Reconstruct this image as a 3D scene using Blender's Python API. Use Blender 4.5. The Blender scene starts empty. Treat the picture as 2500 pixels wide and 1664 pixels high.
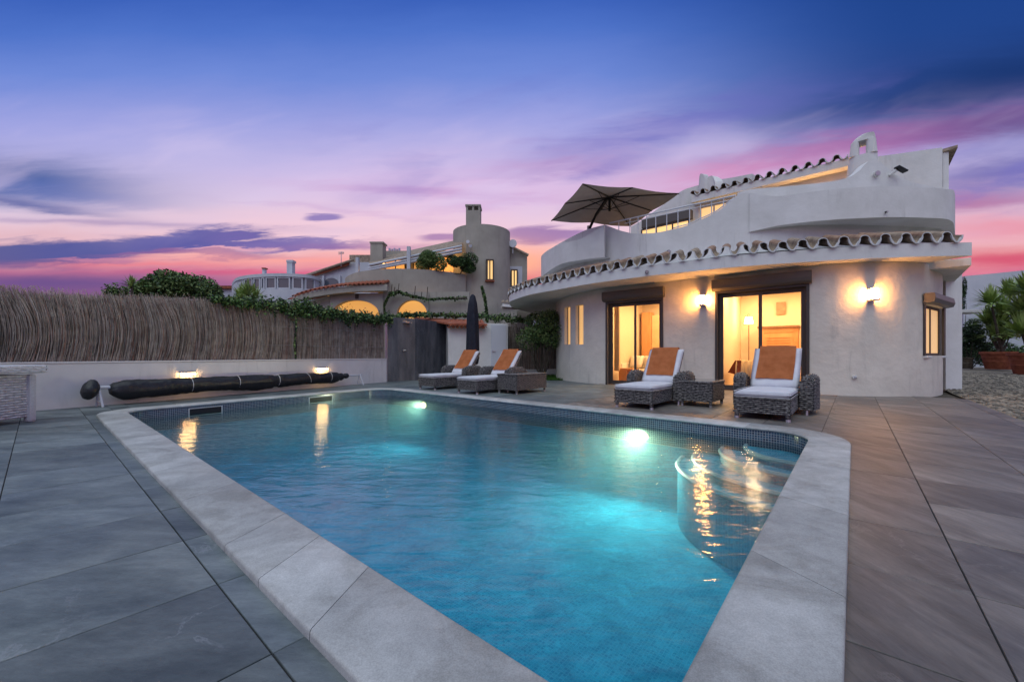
import bpy, bmesh, math, random
from mathutils import Vector, Matrix, noise
random.seed(7)
R = math.radians
scn = bpy.context.scene
col = scn.collection
# ------------------------------------------------------------------ camera
F, CX, Y0, EYE = 983.6, 1250.0, 866.0, 0.9        # focal length, centre, horizon (photo pixels), eye height
cam_d = bpy.data.cameras.new('camera'); cam = bpy.data.objects.new('camera', cam_d); col.objects.link(cam)
cam.location = (0, 0, EYE); cam.rotation_euler = (R(90), 0, 0)
cam_d.sensor_width = 36; cam_d.lens = 36 * F / 2500.0; cam_d.shift_y = (Y0 - 832) / 2500.0
cam_d.clip_start = 0.02; cam_d.clip_end = 9000
scn.camera = cam
scn.render.engine = 'CYCLES'; scn.render.resolution_x = 1024; scn.render.resolution_y = 681
scn.cycles.use_denoising = True; scn.cycles.max_bounces = 10; scn.cycles.transparent_max_bounces = 12
scn.cycles.diffuse_bounces = 4; scn.cycles.glossy_bounces = 4; scn.cycles.caustics_reflective = False; scn.cycles.caustics_refractive = False
scn.cycles.sample_clamp_indirect = 4.0
vs = scn.view_settings; vs.view_transform = 'Standard'; vs.look = 'None'; vs.gamma = 1.0; vs.use_curve_mapping = False; vs.exposure = 0.0

# ------------------------------------------------------------------ node helpers
class X:
    """a small expression wrapper that builds Math nodes"""
    def __init__(s, nt, v): s.nt, s.v = nt, v
    def _n(s, op, *a):
        n = s.nt.nodes.new('ShaderNodeMath'); n.operation = op
        for i, q in enumerate(a):
            if isinstance(q, X): q = q.v
            if isinstance(q, (int, float)): n.inputs[i].default_value = q
            else: s.nt.links.new(q, n.inputs[i])
        return X(s.nt, n.outputs[0])
    def __add__(s, o): return s._n('ADD', s, o)
    __radd__ = __add__
    def __sub__(s, o): return s._n('SUBTRACT', s, o)
    def __rsub__(s, o): return s._n('SUBTRACT', o, s)
    def __mul__(s, o): return s._n('MULTIPLY', s, o)
    __rmul__ = __mul__
    def __truediv__(s, o): return s._n('DIVIDE', s, o)
    def clamp(s): return s._n('MINIMUM', s._n('MAXIMUM', s, 0.0), 1.0)
    def mn(s, o): return s._n('MINIMUM', s, o)
    def mx(s, o): return s._n('MAXIMUM', s, o)
    def step(s, a, b):
        n = s.nt.nodes.new('ShaderNodeMapRange'); n.interpolation_type = 'SMOOTHSTEP'
        s.nt.links.new(s.v, n.inputs[0]); n.inputs[1].default_value = a; n.inputs[2].default_value = b
        if b < a:
            n.inputs[1].default_value = b; n.inputs[2].default_value = a; n.inputs[3].default_value = 1; n.inputs[4].default_value = 0
        return X(s.nt, n.outputs[0])
def srgb(c):
    return tuple((v / 255 / 12.92 if v / 255 <= 0.04045 else ((v / 255 + 0.055) / 1.055) ** 2.4) for v in c) + (1,)
def mixc(nt, f, a, b, blend='MIX'):
    n = nt.nodes.new('ShaderNodeMix'); n.data_type = 'RGBA'; n.blend_type = blend
    for i, q in ((0, f), (6, a), (7, b)):
        if isinstance(q, X): q = q.v
        if isinstance(q, (int, float, tuple)): n.inputs[i].default_value = q
        else: nt.links.new(q, n.inputs[i])
    return n.outputs[2]
def ramp(nt, f, stops):
    n = nt.nodes.new('ShaderNodeValToRGB'); nt.links.new(f.v if isinstance(f, X) else f, n.inputs[0])
    e = n.color_ramp.elements
    while len(e) < len(stops): e.new(0.5)
    for i, (p, c) in enumerate(stops): e[i].position = p; e[i].color = c if len(c) == 4 else tuple(c) + (1,)
    return n.outputs[0]
def noise_n(nt, vec, scale, detail=4, rough=0.5, dist=0.0, dims='3D'):
    n = nt.nodes.new('ShaderNodeTexNoise'); n.noise_dimensions = dims
    if vec is not None: nt.links.new(vec, n.inputs['Vector'])
    n.inputs['Scale'].default_value = scale; n.inputs['Detail'].default_value = detail
    n.inputs['Roughness'].default_value = rough; n.inputs['Distortion'].default_value = dist
    return n
def mapping(nt, vec, scale=(1, 1, 1), rot=(0, 0, 0), loc=(0, 0, 0)):
    n = nt.nodes.new('ShaderNodeMapping'); nt.links.new(vec, n.inputs[0])
    n.inputs['Location'].default_value = loc; n.inputs['Rotation'].default_value = rot; n.inputs['Scale'].default_value = scale
    return n.outputs[0]

# ------------------------------------------------------------------ world: dusk sky with streaked cloud
world = bpy.data.worlds.new('World'); scn.world = world; world.use_nodes = True
nt = world.node_tree; nt.nodes.clear()
wo = nt.nodes.new('ShaderNodeOutputWorld')
tc = nt.nodes.new('ShaderNodeTexCoord'); sp = nt.nodes.new('ShaderNodeSeparateXYZ'); nt.links.new(tc.outputs['Generated'], sp.inputs[0])
dx, dy, dz = (X(nt, sp.outputs[i]) for i in range(3))
az = dx._n('ARCTAN2', dx, dy)
hor = dx._n('SQRT', dx * dx + dy * dy).mx(0.001)
azc = az.mn(R(62)).mx(-R(62))
T = (dz / hor) / azc._n('COSINE', azc) * F                # height over the horizon, in the units used for the whole sky
P = azc._n('TANGENT', azc) * F + CX
aw = (az._n('ABSOLUTE', az)).step(2.4, 1.3)               # clouds thin out towards the east
# noise in a stretched sky coordinate
cmb = nt.nodes.new('ShaderNodeCombineXYZ'); nt.links.new((P / 1000.0).v, cmb.inputs[0]); nt.links.new((T / 1000.0).v, cmb.inputs[1])
def sn(scale, sx, sy, rot=0.0, detail=5, rough=0.55, loc=(0, 0, 0)):
    # shear rather than rotate so that streaks fan out
    c = nt.nodes.new('ShaderNodeCombineXYZ')
    nt.links.new((P / 1000.0 * sx + loc[0]).v, c.inputs[0]); nt.links.new(((T / 1000.0 - P / 1000.0 * rot) * sy + loc[1]).v, c.inputs[1])
    n = noise_n(nt, c.outputs[0], scale, detail, rough, 0.4); return X(nt, n.outputs[0]) - 0.5
n_lo = sn(3.0, .6, 2.0, .12); n_st = sn(5.0, .7, 6.0, .05, 6, .6, (3, 1, 0)); n_tilt = sn(3.5, .8, 4.0, .28, 5, .55, (7, 2, 0)); n_hi = sn(9, 1, 5, 0, 6, .6, (1, 9, 0))
Tn = T + n_lo * 70 + n_hi * 18
S = lambda t: max(0, min(1, t / 1400.0))
base = ramp(nt, (Tn / 1400.0).clamp(), [
    (S(0), srgb((96, 74, 120))), (S(150), srgb((138, 88, 134))), (S(205), srgb((214, 124, 150))), (S(245), srgb((240, 178, 176))),
    (S(300), srgb((233, 200, 212))), (S(370), srgb((212, 196, 222))), (S(450), srgb((190, 182, 224))), (S(560), srgb((156, 160, 220))),
    (S(680), srgb((108, 134, 210))), (S(790), srgb((76, 112, 196))), (S(880), srgb((54, 92, 180))), (S(1200), srgb((32, 66, 148))), (S(1400), srgb((26, 54, 130)))])
def blob(cx, cy, rx, ry, tilt=0.0, wob=60, pw=1.0, lo=None, hi=None):
    """soft elongated cloud mask; cx, cy in photo-like sky coordinates (y downwards from the top)"""
    a = (P - cx) / rx
    b = (T - (866 - cy) - (P - cx) * tilt + n_st * wob + n_hi * wob * .35) / ry
    g = a._n('EXPONENT', (a * a + b * b) * -pw)
    if lo is not None: g = g.step(lo, hi)
    return g * aw
c = base
def put(mask, colr, k=1.0):
    global c
    c = mixc(nt, (mask * k).clamp(), c, srgb(colr))
dark_right = ((P - 1350) / 900.0).step(0, 1) * ((T - (430 + (P - 1600) * .10) + n_tilt * 60).step(0, 130)) * aw
put(dark_right, (24, 62, 132), .92)
put(blob(2560, 170, 520, 85, .18, 60), (16, 44, 98), .75)
put(blob(1560, 330, 360, 40, .24, 110), (100, 102, 184), .75)
put(blob(1360, 420, 190, 26, .15, 130), (118, 100, 176), .85)
put(blob(1180, 500, 150, 10, .12, 60), (176, 132, 190), .7)
put(blob(880, 520, 260, 7, -.10, 60), (176, 150, 200), .6)
put(blob(2150, 345, 560, 42, .16, 70), (160, 96, 156), .85)
put(blob(1750, 425, 260, 30, .16, 60), (204, 130, 178), .75)
put(blob(2480, 300, 300, 45, .05, 60), (74, 66, 122), .6)
put(blob(2450, 420, 330, 55, .12, 70), (92, 84, 158), .75)
put(blob(2380, 490, 300, 30, .05, 60), (170, 98, 150), .75)
put(blob(2480, 555, 320, 36, .03, 50), (226, 142, 162), .85)
put(blob(2450, 630, 330, 26, .02, 30), (206, 66, 104), .85)
put(blob(1150, 470, 520, 90, .02, 80), (226, 190, 226), .65)
put(blob(860, 560, 520, 46, 0, 50), (238, 200, 214), .7)
put(blob(1040, 470, 260, 10, -.06, 40), (192, 150, 200), .7)
put(blob(-30, 430, 330, 52, -.07, 60), (40, 80, 146), 1.0)
put(blob(120, 470, 260, 34, -.10, 70), (74, 100, 172), .6)
put(blob(60, 497, 200, 10, -.15, 40), (92, 100, 160), .8)
put(blob(260, 545, 420, 8, -.03, 24), (166, 146, 186), .8)
put(blob(60, 572, 330, 20, 0, 30), (216, 172, 184), .7)
put(blob(40, 622, 300, 30, .01, 60, 1.0, .10, .62), (72, 82, 146), .95)
put(blob(300, 606, 240, 30, .05, 110, 1.0, .12, .7), (82, 86, 152), .95)
put(blob(520, 590, 230, 26, .04, 130, 1.0, .14, .75), (92, 90, 160), .95)
put(blob(700, 588, 190, 14, -.02, 120, 1.0, .15, .75), (112, 98, 166), .9)
put(blob(480, 622, 260, 14, .0, 90, 1.0, .2, .8), (150, 98, 150), .7)
put(blob(560, 606, 130, 6, .03, 70, 1.0, .2, .9), (232, 170, 186), .8)
put(blob(250, 634, 160, 5, .0, 60, 1.0, .2, .9), (206, 130, 158), .7)
put(blob(790, 532, 60, 12, .03, 40, 1.0, .35, .8), (134, 116, 180), .9)
put(blob(1090, 578, 80, 14, 0, 40, 1.0, .3, .8), (152, 112, 168), .8)
put(blob(1340, 575, 160, 24, .02, 60, 1.0, .3, .8), (140, 104, 166), .85)
put(blob(900, 600, 200, 9, 0, 50), (150, 104, 160), .6)
put(blob(330, 646, 250, 7, 0, 40), (236, 128, 140), .8)
put(blob(720, 636, 260, 12, 0, 50), (246, 160, 152), .75)
put(blob(620, 664, 360, 6, 0, 36), (222, 88, 124), .7)
put(blob(120, 690, 460, 30, 0, 20), (102, 76, 136), .95)
put(blob(1260, 640, 110, 44, 0, 20), (255, 178, 140), .85)
put(blob(1200, 684, 120, 14, 0, 12), (244, 110, 110), .8)
n_w = sn(2.6, .9, 3.2, .22, 4, .5, (4, 6, 0))
wisp = (n_w * 1.5).step(-.02, .34) * (T.step(230, 380)) * (T.step(700, 440)) * aw
put(wisp, (214, 198, 232), .42)
wisp2 = ((0 - n_w) * 1.7 + n_hi * .25).step(.02, .40) * (T.step(240, 380)) * (T.step(760, 480)) * ((P - 500) / 900.0).step(0, 1) * aw
put(wisp2, (112, 108, 186), .55)
# faint after-glow from the physical sky on top
sky = nt.nodes.new('ShaderNodeTexSky'); sky.sky_type = 'NISHITA'; sky.sun_disc = False; sky.sun_elevation = R(1.5); sky.sun_rotation = R(-8)
bg1 = nt.nodes.new('ShaderNodeBackground'); nt.links.new(c, bg1.inputs[0]); bg1.inputs[1].default_value = 1.06
bg2 = nt.nodes.new('ShaderNodeBackground'); nt.links.new(sky.outputs[0], bg2.inputs[0]); bg2.inputs[1].default_value = 0.004
add = nt.nodes.new('ShaderNodeAddShader'); nt.links.new(bg1.outputs[0], add.inputs[0]); nt.links.new(bg2.outputs[0], add.inputs[1])
nt.links.new(add.outputs[0], wo.inputs[0])
# one very soft sun lamp: the broad light of the bright dusk sky from over the viewer's shoulder
sd = bpy.data.lights.new('sun', 'SUN'); sd.energy = 2.15; sd.angle = R(85); sd.color = (.90, .99, .95)
so = bpy.data.objects.new('sun', sd); col.objects.link(so); so.rotation_euler = (R(24), 0, R(-20))

# ------------------------------------------------------------------ geometry helpers
def at(px, depth): return Vector(((px - CX) / F * depth, depth))
def zt(py, depth): return EYE - (py - Y0) / F * depth
def ground(px, py, z=0.0):
    d = F * (EYE - z) / (py - Y0); return Vector(((px - CX) / F * d, d))
A_ = R(49.7)
U = Vector((-math.sin(A_), math.cos(A_))); V = Vector((math.cos(A_), math.sin(A_)))
def uv(u, v): return U * u + V * v
def V3(p, z): return Vector((p[0], p[1], z))
def tag(o, label=None, cat=None, group=None, kind=None):
    if label: o['label'] = label
    if cat: o['category'] = cat
    if group: o['group'] = group
    if kind: o['kind'] = kind
    return o
def empty(name, loc=(0, 0, 0), rz=0.0, **k):
    o = bpy.data.objects.new(name, None); col.objects.link(o); o.location = loc; o.rotation_euler = (0, 0, rz)
    o.empty_display_size = .1
    return tag(o, **k)
def wloc(o):
    v = Vector((0, 0, 0))
    while o: v += o.location; o = o.parent
    return v
def build(name, bm, mats, parent=None, smooth=False, local=False, recalc=True, bevel=0.0, auto=None, **k):
    if recalc: bmesh.ops.recalc_face_normals(bm, faces=bm.faces)
    if bevel > 0:
        bmesh.ops.bevel(bm, geom=[e for e in bm.edges if e.is_manifold and e.calc_face_angle(0) > .5], offset=bevel, segments=2, affect='EDGES', profile=.6)
    if parent is not None and not local:
        bmesh.ops.translate(bm, verts=bm.verts, vec=-wloc(parent))
    me = bpy.data.meshes.new(name); bm.to_mesh(me); bm.free()
    if not isinstance(mats, (list, tuple)): mats = [mats]
    for m in mats: me.materials.append(m)
    if smooth or auto:
        me.polygons.foreach_set('use_smooth', [True] * len(me.polygons))
        if auto: me.set_sharp_from_angle(angle=R(auto))
    o = bpy.data.objects.new(name, me); col.objects.link(o)
    if parent is not None: o.parent = parent
    return tag(o, **k)
def children(o): return [c_ for c_ in list(o.children)]
def copy_tree(o, parent=None):
    c_ = o.copy(); col.objects.link(c_); c_.parent = parent
    for ch in children(o): copy_tree(ch, c_)
    return c_
def box(bm, lo, hi, M=None, mi=0):
    vs_ = [bm.verts.new((x, y, z)) for x in (lo[0], hi[0]) for y in (lo[1], hi[1]) for z in (lo[2], hi[2])]
    if M is not None:
        for v_ in vs_: v_.co = M @ v_.co
    for q in ((0, 1, 3, 2), (4, 6, 7, 5), (0, 4, 5, 1), (2, 3, 7, 6), (0, 2, 6, 4), (1, 5, 7, 3)):
        f = bm.faces.new([vs_[i] for i in q]); f.material_index = mi
    return vs_
def frame2(o, ex, z=0.0):
    """matrix: local x along ex (2D), local y to its left-hand normal, origin o"""
    ex = Vector(ex).normalized(); ey = Vector((-ex[1], ex[0]))
    return Matrix(((ex[0], ey[0], 0, o[0]), (ex[1], ey[1], 0, o[1]), (0, 0, 1, z), (0, 0, 0, 1)))
def tube(bm, pts, r, n=8, cap=True, mi=0):
    pts = [Vector(p) for p in pts]; rs = r if isinstance(r, (list, tuple)) else [r] * len(pts)
    rings = []
    for i, p in enumerate(pts):
        d = (pts[min(i + 1, len(pts) - 1)] - pts[max(i - 1, 0)])
        d = d.normalized() if d.length > 1e-9 else Vector((0, 0, 1))
        a = Vector((0, 0, 1)) if abs(d.z) < .9 else Vector((1, 0, 0))
        e1 = d.cross(a).normalized(); e2 = d.cross(e1)
        rings.append([bm.verts.new(p + (e1 * math.cos(t) + e2 * math.sin(t)) * rs[i]) for t in [2 * math.pi * k_ / n for k_ in range(n)]])
    for a, b in zip(rings, rings[1:]):
        for k_ in range(n):
            f = bm.faces.new((a[k_], a[(k_ + 1) % n], b[(k_ + 1) % n], b[k_])); f.material_index = mi
    if cap:
        for q in (rings[0], rings[-1]):
            f = bm.faces.new(q); f.material_index = mi
def lathe(bm, prof, c=(0, 0), n=24, mi=0, cap=False):
    rings = []
    for r, z in prof: rings.append([bm.verts.new((c[0] + r * math.cos(2 * math.pi * k_ / n), c[1] + r * math.sin(2 * math.pi * k_ / n), z)) for k_ in range(n)])
    for a, b in zip(rings, rings[1:]):
        for k_ in range(n):
            f = bm.faces.new((a[k_], a[(k_ + 1) % n], b[(k_ + 1) % n], b[k_])); f.material_index = mi
    if cap:
        bm.faces.new(rings[0]); bm.faces.new(rings[-1])
def catmull(pts, per=8):
    """dense Catmull-Rom through n-d tuples"""
    out = []; n = len(pts)
    for i in range(n - 1):
        p0, p1, p2, p3 = pts[max(i - 1, 0)], pts[i], pts[i + 1], pts[min(i + 2, n - 1)]
        for k_ in range(per):
            t = k_ / per
            out.append(tuple(.5 * ((2 * b) + (-a + c_) * t + (2 * a - 5 * b + 4 * c_ - d) * t * t + (-a + 3 * b - 3 * c_ + d) * t ** 3) for a, b, c_, d in zip(p0, p1, p2, p3)))
    out.append(tuple(pts[-1])); return out
def offset_path(ps, d):
    """offset a 2D polyline; positive = away from the viewer side (left normal of travel direction)"""
    out = []
    for i, p in enumerate(ps):
        t = Vector(ps[min(i + 1, len(ps) - 1)]) - Vector(ps[max(i - 1, 0)]); t = t.normalized()
        out.append(Vector(p) + Vector((-t.y, t.x)) * d)
    return out
def strip(name, rows, mat, thick, parent, per=6, bm=None, **k):
    """a wall that follows a plan curve; rows = (px, depth, y of the top, y of the bottom) in photo pixels"""
    own = bm is None; bm = bm or bmesh.new()
    rows = catmull(rows, per) if per else rows
    pl = [at(r[0], r[1]) for r in rows]; tz = [zt(r[2], r[1]) for r in rows]; bz = [zt(r[3], r[1]) for r in rows]
    q = offset_path(pl, thick)
    L = []
    for p, p2, t, b in zip(pl, q, tz, bz):
        L.append([bm.verts.new(V3(p, b)), bm.verts.new(V3(p, t)), bm.verts.new(V3(p2, t)), bm.verts.new(V3(p2, b))])
    for a, b in zip(L, L[1:]):
        for i in range(4): bm.faces.new((a[i], a[(i + 1) % 4], b[(i + 1) % 4], b[i]))
    bm.faces.new(L[0]); bm.faces.new(L[-1])
    if own: return build(name, bm, mat, parent, auto=35, **k)
class Path:
    def __init__(s, pts, per=10):
        s.p = [Vector(q) for q in (catmull(pts, per) if per else pts)]
        s.s = [0.0]
        for a, b in zip(s.p, s.p[1:]): s.s.append(s.s[-1] + (b - a).length)
        s.L = s.s[-1]
    def at(s, x):
        x = max(0, min(s.L, x)); i = 0
        while i < len(s.s) - 2 and s.s[i + 1] < x: i += 1
        t = (x - s.s[i]) / max(1e-9, s.s[i + 1] - s.s[i]); return s.p[i].lerp(s.p[i + 1], t)
    def tan(s, x): return (s.at(x + .05) - s.at(x - .05)).normalized()
    def nor(s, x): t = s.tan(x); return Vector((-t.y, t.x))       # away from the pool
    def of_px(s, px, start=0.0):
        best = None; x = start
        while x < s.L:
            p = s.at(x)
            if CX + F * p.x / p.y >= px: return x
            x += .01
        return s.L
def holed_wall(bm, path, s0, s1, z0, z1, holes, thick, step=.25):
    ss = {s0, s1}; x = s0
    while x < s1: ss.add(round(x, 4)); x += step
    for h in holes: ss.update((h[0], h[1]))
    ss = sorted(v_ for v_ in ss if s0 <= v_ <= s1); zs = sorted({z0, z1} | {h[2] for h in holes} | {h[3] for h in holes})
    def solid(i, j):
        if i < 0 or j < 0 or i >= len(ss) - 1 or j >= len(zs) - 1: return False
        a = (ss[i] + ss[i + 1]) / 2; b = (zs[j] + zs[j + 1]) / 2
        return not any(h[0] < a < h[1] and h[2] < b < h[3] for h in holes)
    vc = {}
    def vert(i, j, k_):
        if (i, j, k_) not in vc:
            p = path.at(ss[i]) + path.nor(ss[i]) * (thick * k_); vc[(i, j, k_)] = bm.verts.new(V3(p, zs[j]))
        return vc[(i, j, k_)]
    for i in range(len(ss) - 1):
        for j in range(len(zs) - 1):
            if not solid(i, j): continue
            for k_ in (0, 1): bm.faces.new((vert(i, j, k_), vert(i + 1, j, k_), vert(i + 1, j + 1, k_), vert(i, j + 1, k_)))
            if not solid(i - 1, j): bm.faces.new((vert(i, j, 0), vert(i, j + 1, 0), vert(i, j + 1, 1), vert(i, j, 1)))
            if not solid(i + 1, j): bm.faces.new((vert(i + 1, j, 0), vert(i + 1, j + 1, 0), vert(i + 1, j + 1, 1), vert(i + 1, j, 1)))
            if not solid(i, j - 1): bm.faces.new((vert(i, j, 0), vert(i + 1, j, 0), vert(i + 1, j, 1), vert(i, j, 1)))
            if not solid(i, j + 1): bm.faces.new((vert(i, j + 1, 0), vert(i + 1, j + 1, 0), vert(i + 1, j + 1, 1), vert(i, j + 1, 1)))
def weave(bm, surf, ns, nt_, amp=.012, mi=0, back=1):
    """real woven strands on surf(s,t)->(pos, normal); ns columns, nt_ rows; a dark backing sheet behind"""
    for j in range(nt_):
        prev = None
        for i in range(ns * 2 + 1):
            s_ = i / (ns * 2); o_ = amp * math.cos(math.pi * (i / 2.0 + j)) + random.uniform(-.15, .15) * amp
            ring = []
            for t_, b_ in ((j + .06, -.55), (j + .5, .25), (j + .94, -.55)):
                p, n_ = surf(s_, t_ / nt_); ring.append(bm.verts.new(p + n_ * (o_ + b_ * amp)))
            if prev:
                for a in (0, 1):
                    f = bm.faces.new((prev[a], prev[a + 1], ring[a + 1], ring[a])); f.material_index = mi
            prev = ring
    G_ = [[None] * (9) for _ in range(13)]
    for i in range(13):
        for j in range(9):
            p, n_ = surf(i / 12, j / 8); G_[i][j] = bm.verts.new(p - n_ * amp * 1.3)
    for i in range(12):
        for j in range(8):
            f = bm.faces.new((G_[i][j], G_[i + 1][j], G_[i + 1][j + 1], G_[i][j + 1])); f.material_index = back
def weave_box(bm, x0, x1, y0, y1, z0, z1, cell=.07, row=.032, sides='fblr', amp=.012):
    def pl(o, a, b, n_): return lambda s_, t_: (Vector(o) + Vector(a) * s_ + Vector(b) * t_, Vector(n_))
    nz = max(2, round((z1 - z0) / row))
    if 'f' in sides: weave(bm, pl((x0, y0, z0), (x1 - x0, 0, 0), (0, 0, z1 - z0), (0, -1, 0)), max(2, round((x1 - x0) / cell)), nz, amp)
    if 'b' in sides: weave(bm, pl((x0, y1, z0), (x1 - x0, 0, 0), (0, 0, z1 - z0), (0, 1, 0)), max(2, round((x1 - x0) / cell)), nz, amp)
    if 'l' in sides: weave(bm, pl((x0, y0, z0), (0, y1 - y0, 0), (0, 0, z1 - z0), (-1, 0, 0)), max(2, round((y1 - y0) / cell)), nz, amp)
    if 'r' in sides: weave(bm, pl((x1, y0, z0), (0, y1 - y0, 0), (0, 0, z1 - z0), (1, 0, 0)), max(2, round((y1 - y0) / cell)), nz, amp)
def cushion(bm, w, l, h, M, nx=14, ny=18, puff=.012, mi=0, sag=None):
    """soft box: superellipse-edged pad; local x width centred, y length, z height"""
    g = {}
    def co(i, j, top):
        x = (i / nx * 2 - 1); y = (j / ny * 2 - 1)
        ex = 1 - abs(x) ** 10; ey = 1 - abs(y) ** 14
        e = max(0.0, ex * ey) ** .5
        zz = h / 2 + (h / 2 + puff * (1 - x * x) * (1 - y * y)) * e * (1 if top else -1)
        if not top: zz = max(zz, 0)
        p = Vector((x * w / 2, (y + 1) / 2 * l, zz))
        p += Vector((0, 0, .003 * noise.noise(p * 9)))
        if sag: p = sag(p)
        return M @ p
    for top in (0, 1):
        for i in range(nx + 1):
            for j in range(ny + 1):
                edge = i in (0, nx) or j in (0, ny)
                if top and edge: g[(i, j, 1)] = g[(i, j, 0)]
                else: g[(i, j, top)] = bm.verts.new(co(i, j, top))
        for i in range(nx):
            for j in range(ny):
                f = bm.faces.new((g[(i, j, top)], g[(i + 1, j, top)], g[(i + 1, j + 1, top)], g[(i, j + 1, top)])); f.material_index = mi
def leaf_cloud(bm, c, r, n, size=.05, shell=.45, flat=1.0, mi=(0,), zmin=None, lobes=6, rnd=random):
    """leaf-sized faces scattered through an uneven crown"""
    c = Vector(c); r = Vector(r)
    L = [(Vector((rnd.uniform(-.55, .55), rnd.uniform(-.55, .55), rnd.uniform(-.45, .55))), rnd.uniform(.35, .65)) for _ in range(lobes)]
    for _ in range(n):
        lc, lr = rnd.choice(L)
        d = Vector((rnd.gauss(0, 1), rnd.gauss(0, 1), rnd.gauss(0, 1))).normalized() * (lr * (shell + (1 - shell) * rnd.random() ** .5))
        q = lc + d; p = c + Vector((q.x * r.x, q.y * r.y, q.z * r.z))
        if zmin is not None and p.z < zmin: continue
        a = Vector((rnd.gauss(0, 1), rnd.gauss(0, 1), rnd.gauss(0, .7))).normalized(); b = a.cross(Vector((rnd.gauss(0, 1), rnd.gauss(0, 1), rnd.gauss(0, 1)))).normalized()
        s_ = size * rnd.uniform(.6, 1.4)
        f = bm.faces.new([bm.verts.new(p + a * s_), bm.verts.new(p + b * s_ * .45), bm.verts.new(p - a * s_), bm.verts.new(p - b * s_ * .45)])
        f.material_index = rnd.choice(mi)
def spiky(bm, c, n, L, w, mi=(0,), up=.25, rnd=random):
    """rosette of long pointed leaves"""
    c = Vector(c)
    for _ in range(n):
        th = rnd.uniform(0, 2 * math.pi); el = rnd.uniform(-.35, 1.35) + up
        d = Vector((math.cos(th) * math.cos(el), math.sin(th) * math.cos(el), math.sin(el)))
        l = L * rnd.uniform(.7, 1.1); side = d.cross(Vector((0, 0, 1)));
        side = side.normalized() if side.length > .01 else Vector((1, 0, 0))
        mid = c + d * l * .55; tip = c + d * l - Vector((0, 0, l * .14 * math.cos(el)))
        a = [bm.verts.new(c + side * w * .4), bm.verts.new(c - side * w * .4)]; b = [bm.verts.new(mid + side * w), bm.verts.new(mid - side * w)]; t = bm.verts.new(tip)
        k_ = rnd.choice(mi)
        bm.faces.new((a[0], a[1], b[1], b[0])).material_index = k_; bm.faces.new((b[0], b[1], t)).material_index = k_

# ------------------------------------------------------------------ materials
def mat(name, c1, c2=None, scale=4.0, rough=.8, bump=0.0, bscale=None, detail=5, spec=.3, metal=0.0, stretch=(1, 1, 1), rot=(0, 0, 0), lo=.35, hi=.65, bdist=.01, randv=0.0, coat=0.0):
    m = bpy.data.materials.new(name); m.use_nodes = True; t = m.node_tree; b = t.nodes['Principled BSDF']
    b.inputs['Roughness'].default_value = rough; b.inputs['Specular IOR Level'].default_value = spec; b.inputs['Metallic'].default_value = metal
    if coat: b.inputs['Coat Weight'].default_value = coat
    tc_ = t.nodes.new('ShaderNodeTexCoord'); vec = mapping(t, tc_.outputs['Object'], stretch, rot)
    if randv:
        oi = t.nodes.new('ShaderNodeObjectInfo'); cb = t.nodes.new('ShaderNodeVectorMath'); cb.operation = 'ADD'
        mul = t.nodes.new('ShaderNodeMath'); mul.operation = 'MULTIPLY'; t.links.new(oi.outputs['Random'], mul.inputs[0]); mul.inputs[1].default_value = 57.0
        t.links.new(vec, cb.inputs[0]); t.links.new(mul.outputs[0], cb.inputs[1]); vec = cb.outputs[0]
    out = None
    if c2 is not None:
        n = noise_n(t, vec, scale, detail, .6, .3)
        out = ramp(t, n.outputs[0], [(lo, c1), (hi, c2)])
        if randv:
            hs = t.nodes.new('ShaderNodeHueSaturation'); t.links.new(out, hs.inputs['Color'])
            k_ = (X(t, oi.outputs['Random']) - .5) * randv + 1.0; t.links.new(k_.v, hs.inputs['Value']); out = hs.outputs[0]
        t.links.new(out, b.inputs['Base Color'])
    else: b.inputs['Base Color'].default_value = tuple(c1) + (1,)
    if bump:
        n2 = noise_n(t, vec, bscale or scale * 4, 6, .6); bp = t.nodes.new('ShaderNodeBump'); bp.inputs['Strength'].default_value = bump; bp.inputs['Distance'].default_value = bdist
        t.links.new(n2.outputs[0], bp.inputs['Height']); t.links.new(bp.outputs[0], b.inputs['Normal'])
    return m
def emis(name, colr, strength):
    m = bpy.data.materials.new(name); m.use_nodes = True; t = m.node_tree; b = t.nodes['Principled BSDF']
    b.inputs['Base Color'].default_value = tuple(colr) + (1,); b.inputs['Emission Color'].default_value = tuple(colr) + (1,); b.inputs['Emission Strength'].default_value = strength
    return m
def glass(name, tint=(1, 1, 1), refl=.06, rough=.02):
    m = bpy.data.materials.new(name); m.use_nodes = True; t = m.node_tree; t.nodes.remove(t.nodes['Principled BSDF'])
    tr = t.nodes.new('ShaderNodeBsdfTransparent'); tr.inputs[0].default_value = tuple(tint) + (1,)
    gl = t.nodes.new('ShaderNodeBsdfGlossy'); gl.inputs['Roughness'].default_value = rough
    fr = t.nodes.new('ShaderNodeFresnel'); fr.inputs[0].default_value = 1.45
    mx = t.nodes.new('ShaderNodeMixShader'); t.links.new(fr.outputs[0], mx.inputs[0]); t.links.new(tr.outputs[0], mx.inputs[1]); t.links.new(gl.outputs[0], mx.inputs[2])
    t.links.new(mx.outputs[0], t.nodes['Material Output'].inputs[0]); return m
M = {}
M['plaster'] = mat('white_plaster', (.67, .665, .64), (.77, .765, .745), 1.3, .85, .5, 8, bdist=.016)
M['plaster_rough'] = mat('uneven_lamp_warmed_plaster', (.67, .615, .53), (.77, .71, .615), 1.6, .85, .75, 6, bdist=.024)  # neutral ground-floor plaster; the cream puts warm lamp glow into its colour
M['low_wall'] = mat('garden_wall_paint', (.66, .645, .63), (.77, .755, .74), 1.1, .85, .25, 12)
M['tan'] = mat('tan_render', (.35, .325, .275), (.43, .40, .34), .8, .9, .2, 6)
M['house_white'] = mat('pale_render', (.50, .53, .58), (.60, .62, .66), .8, .85, .15, 6)
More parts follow.
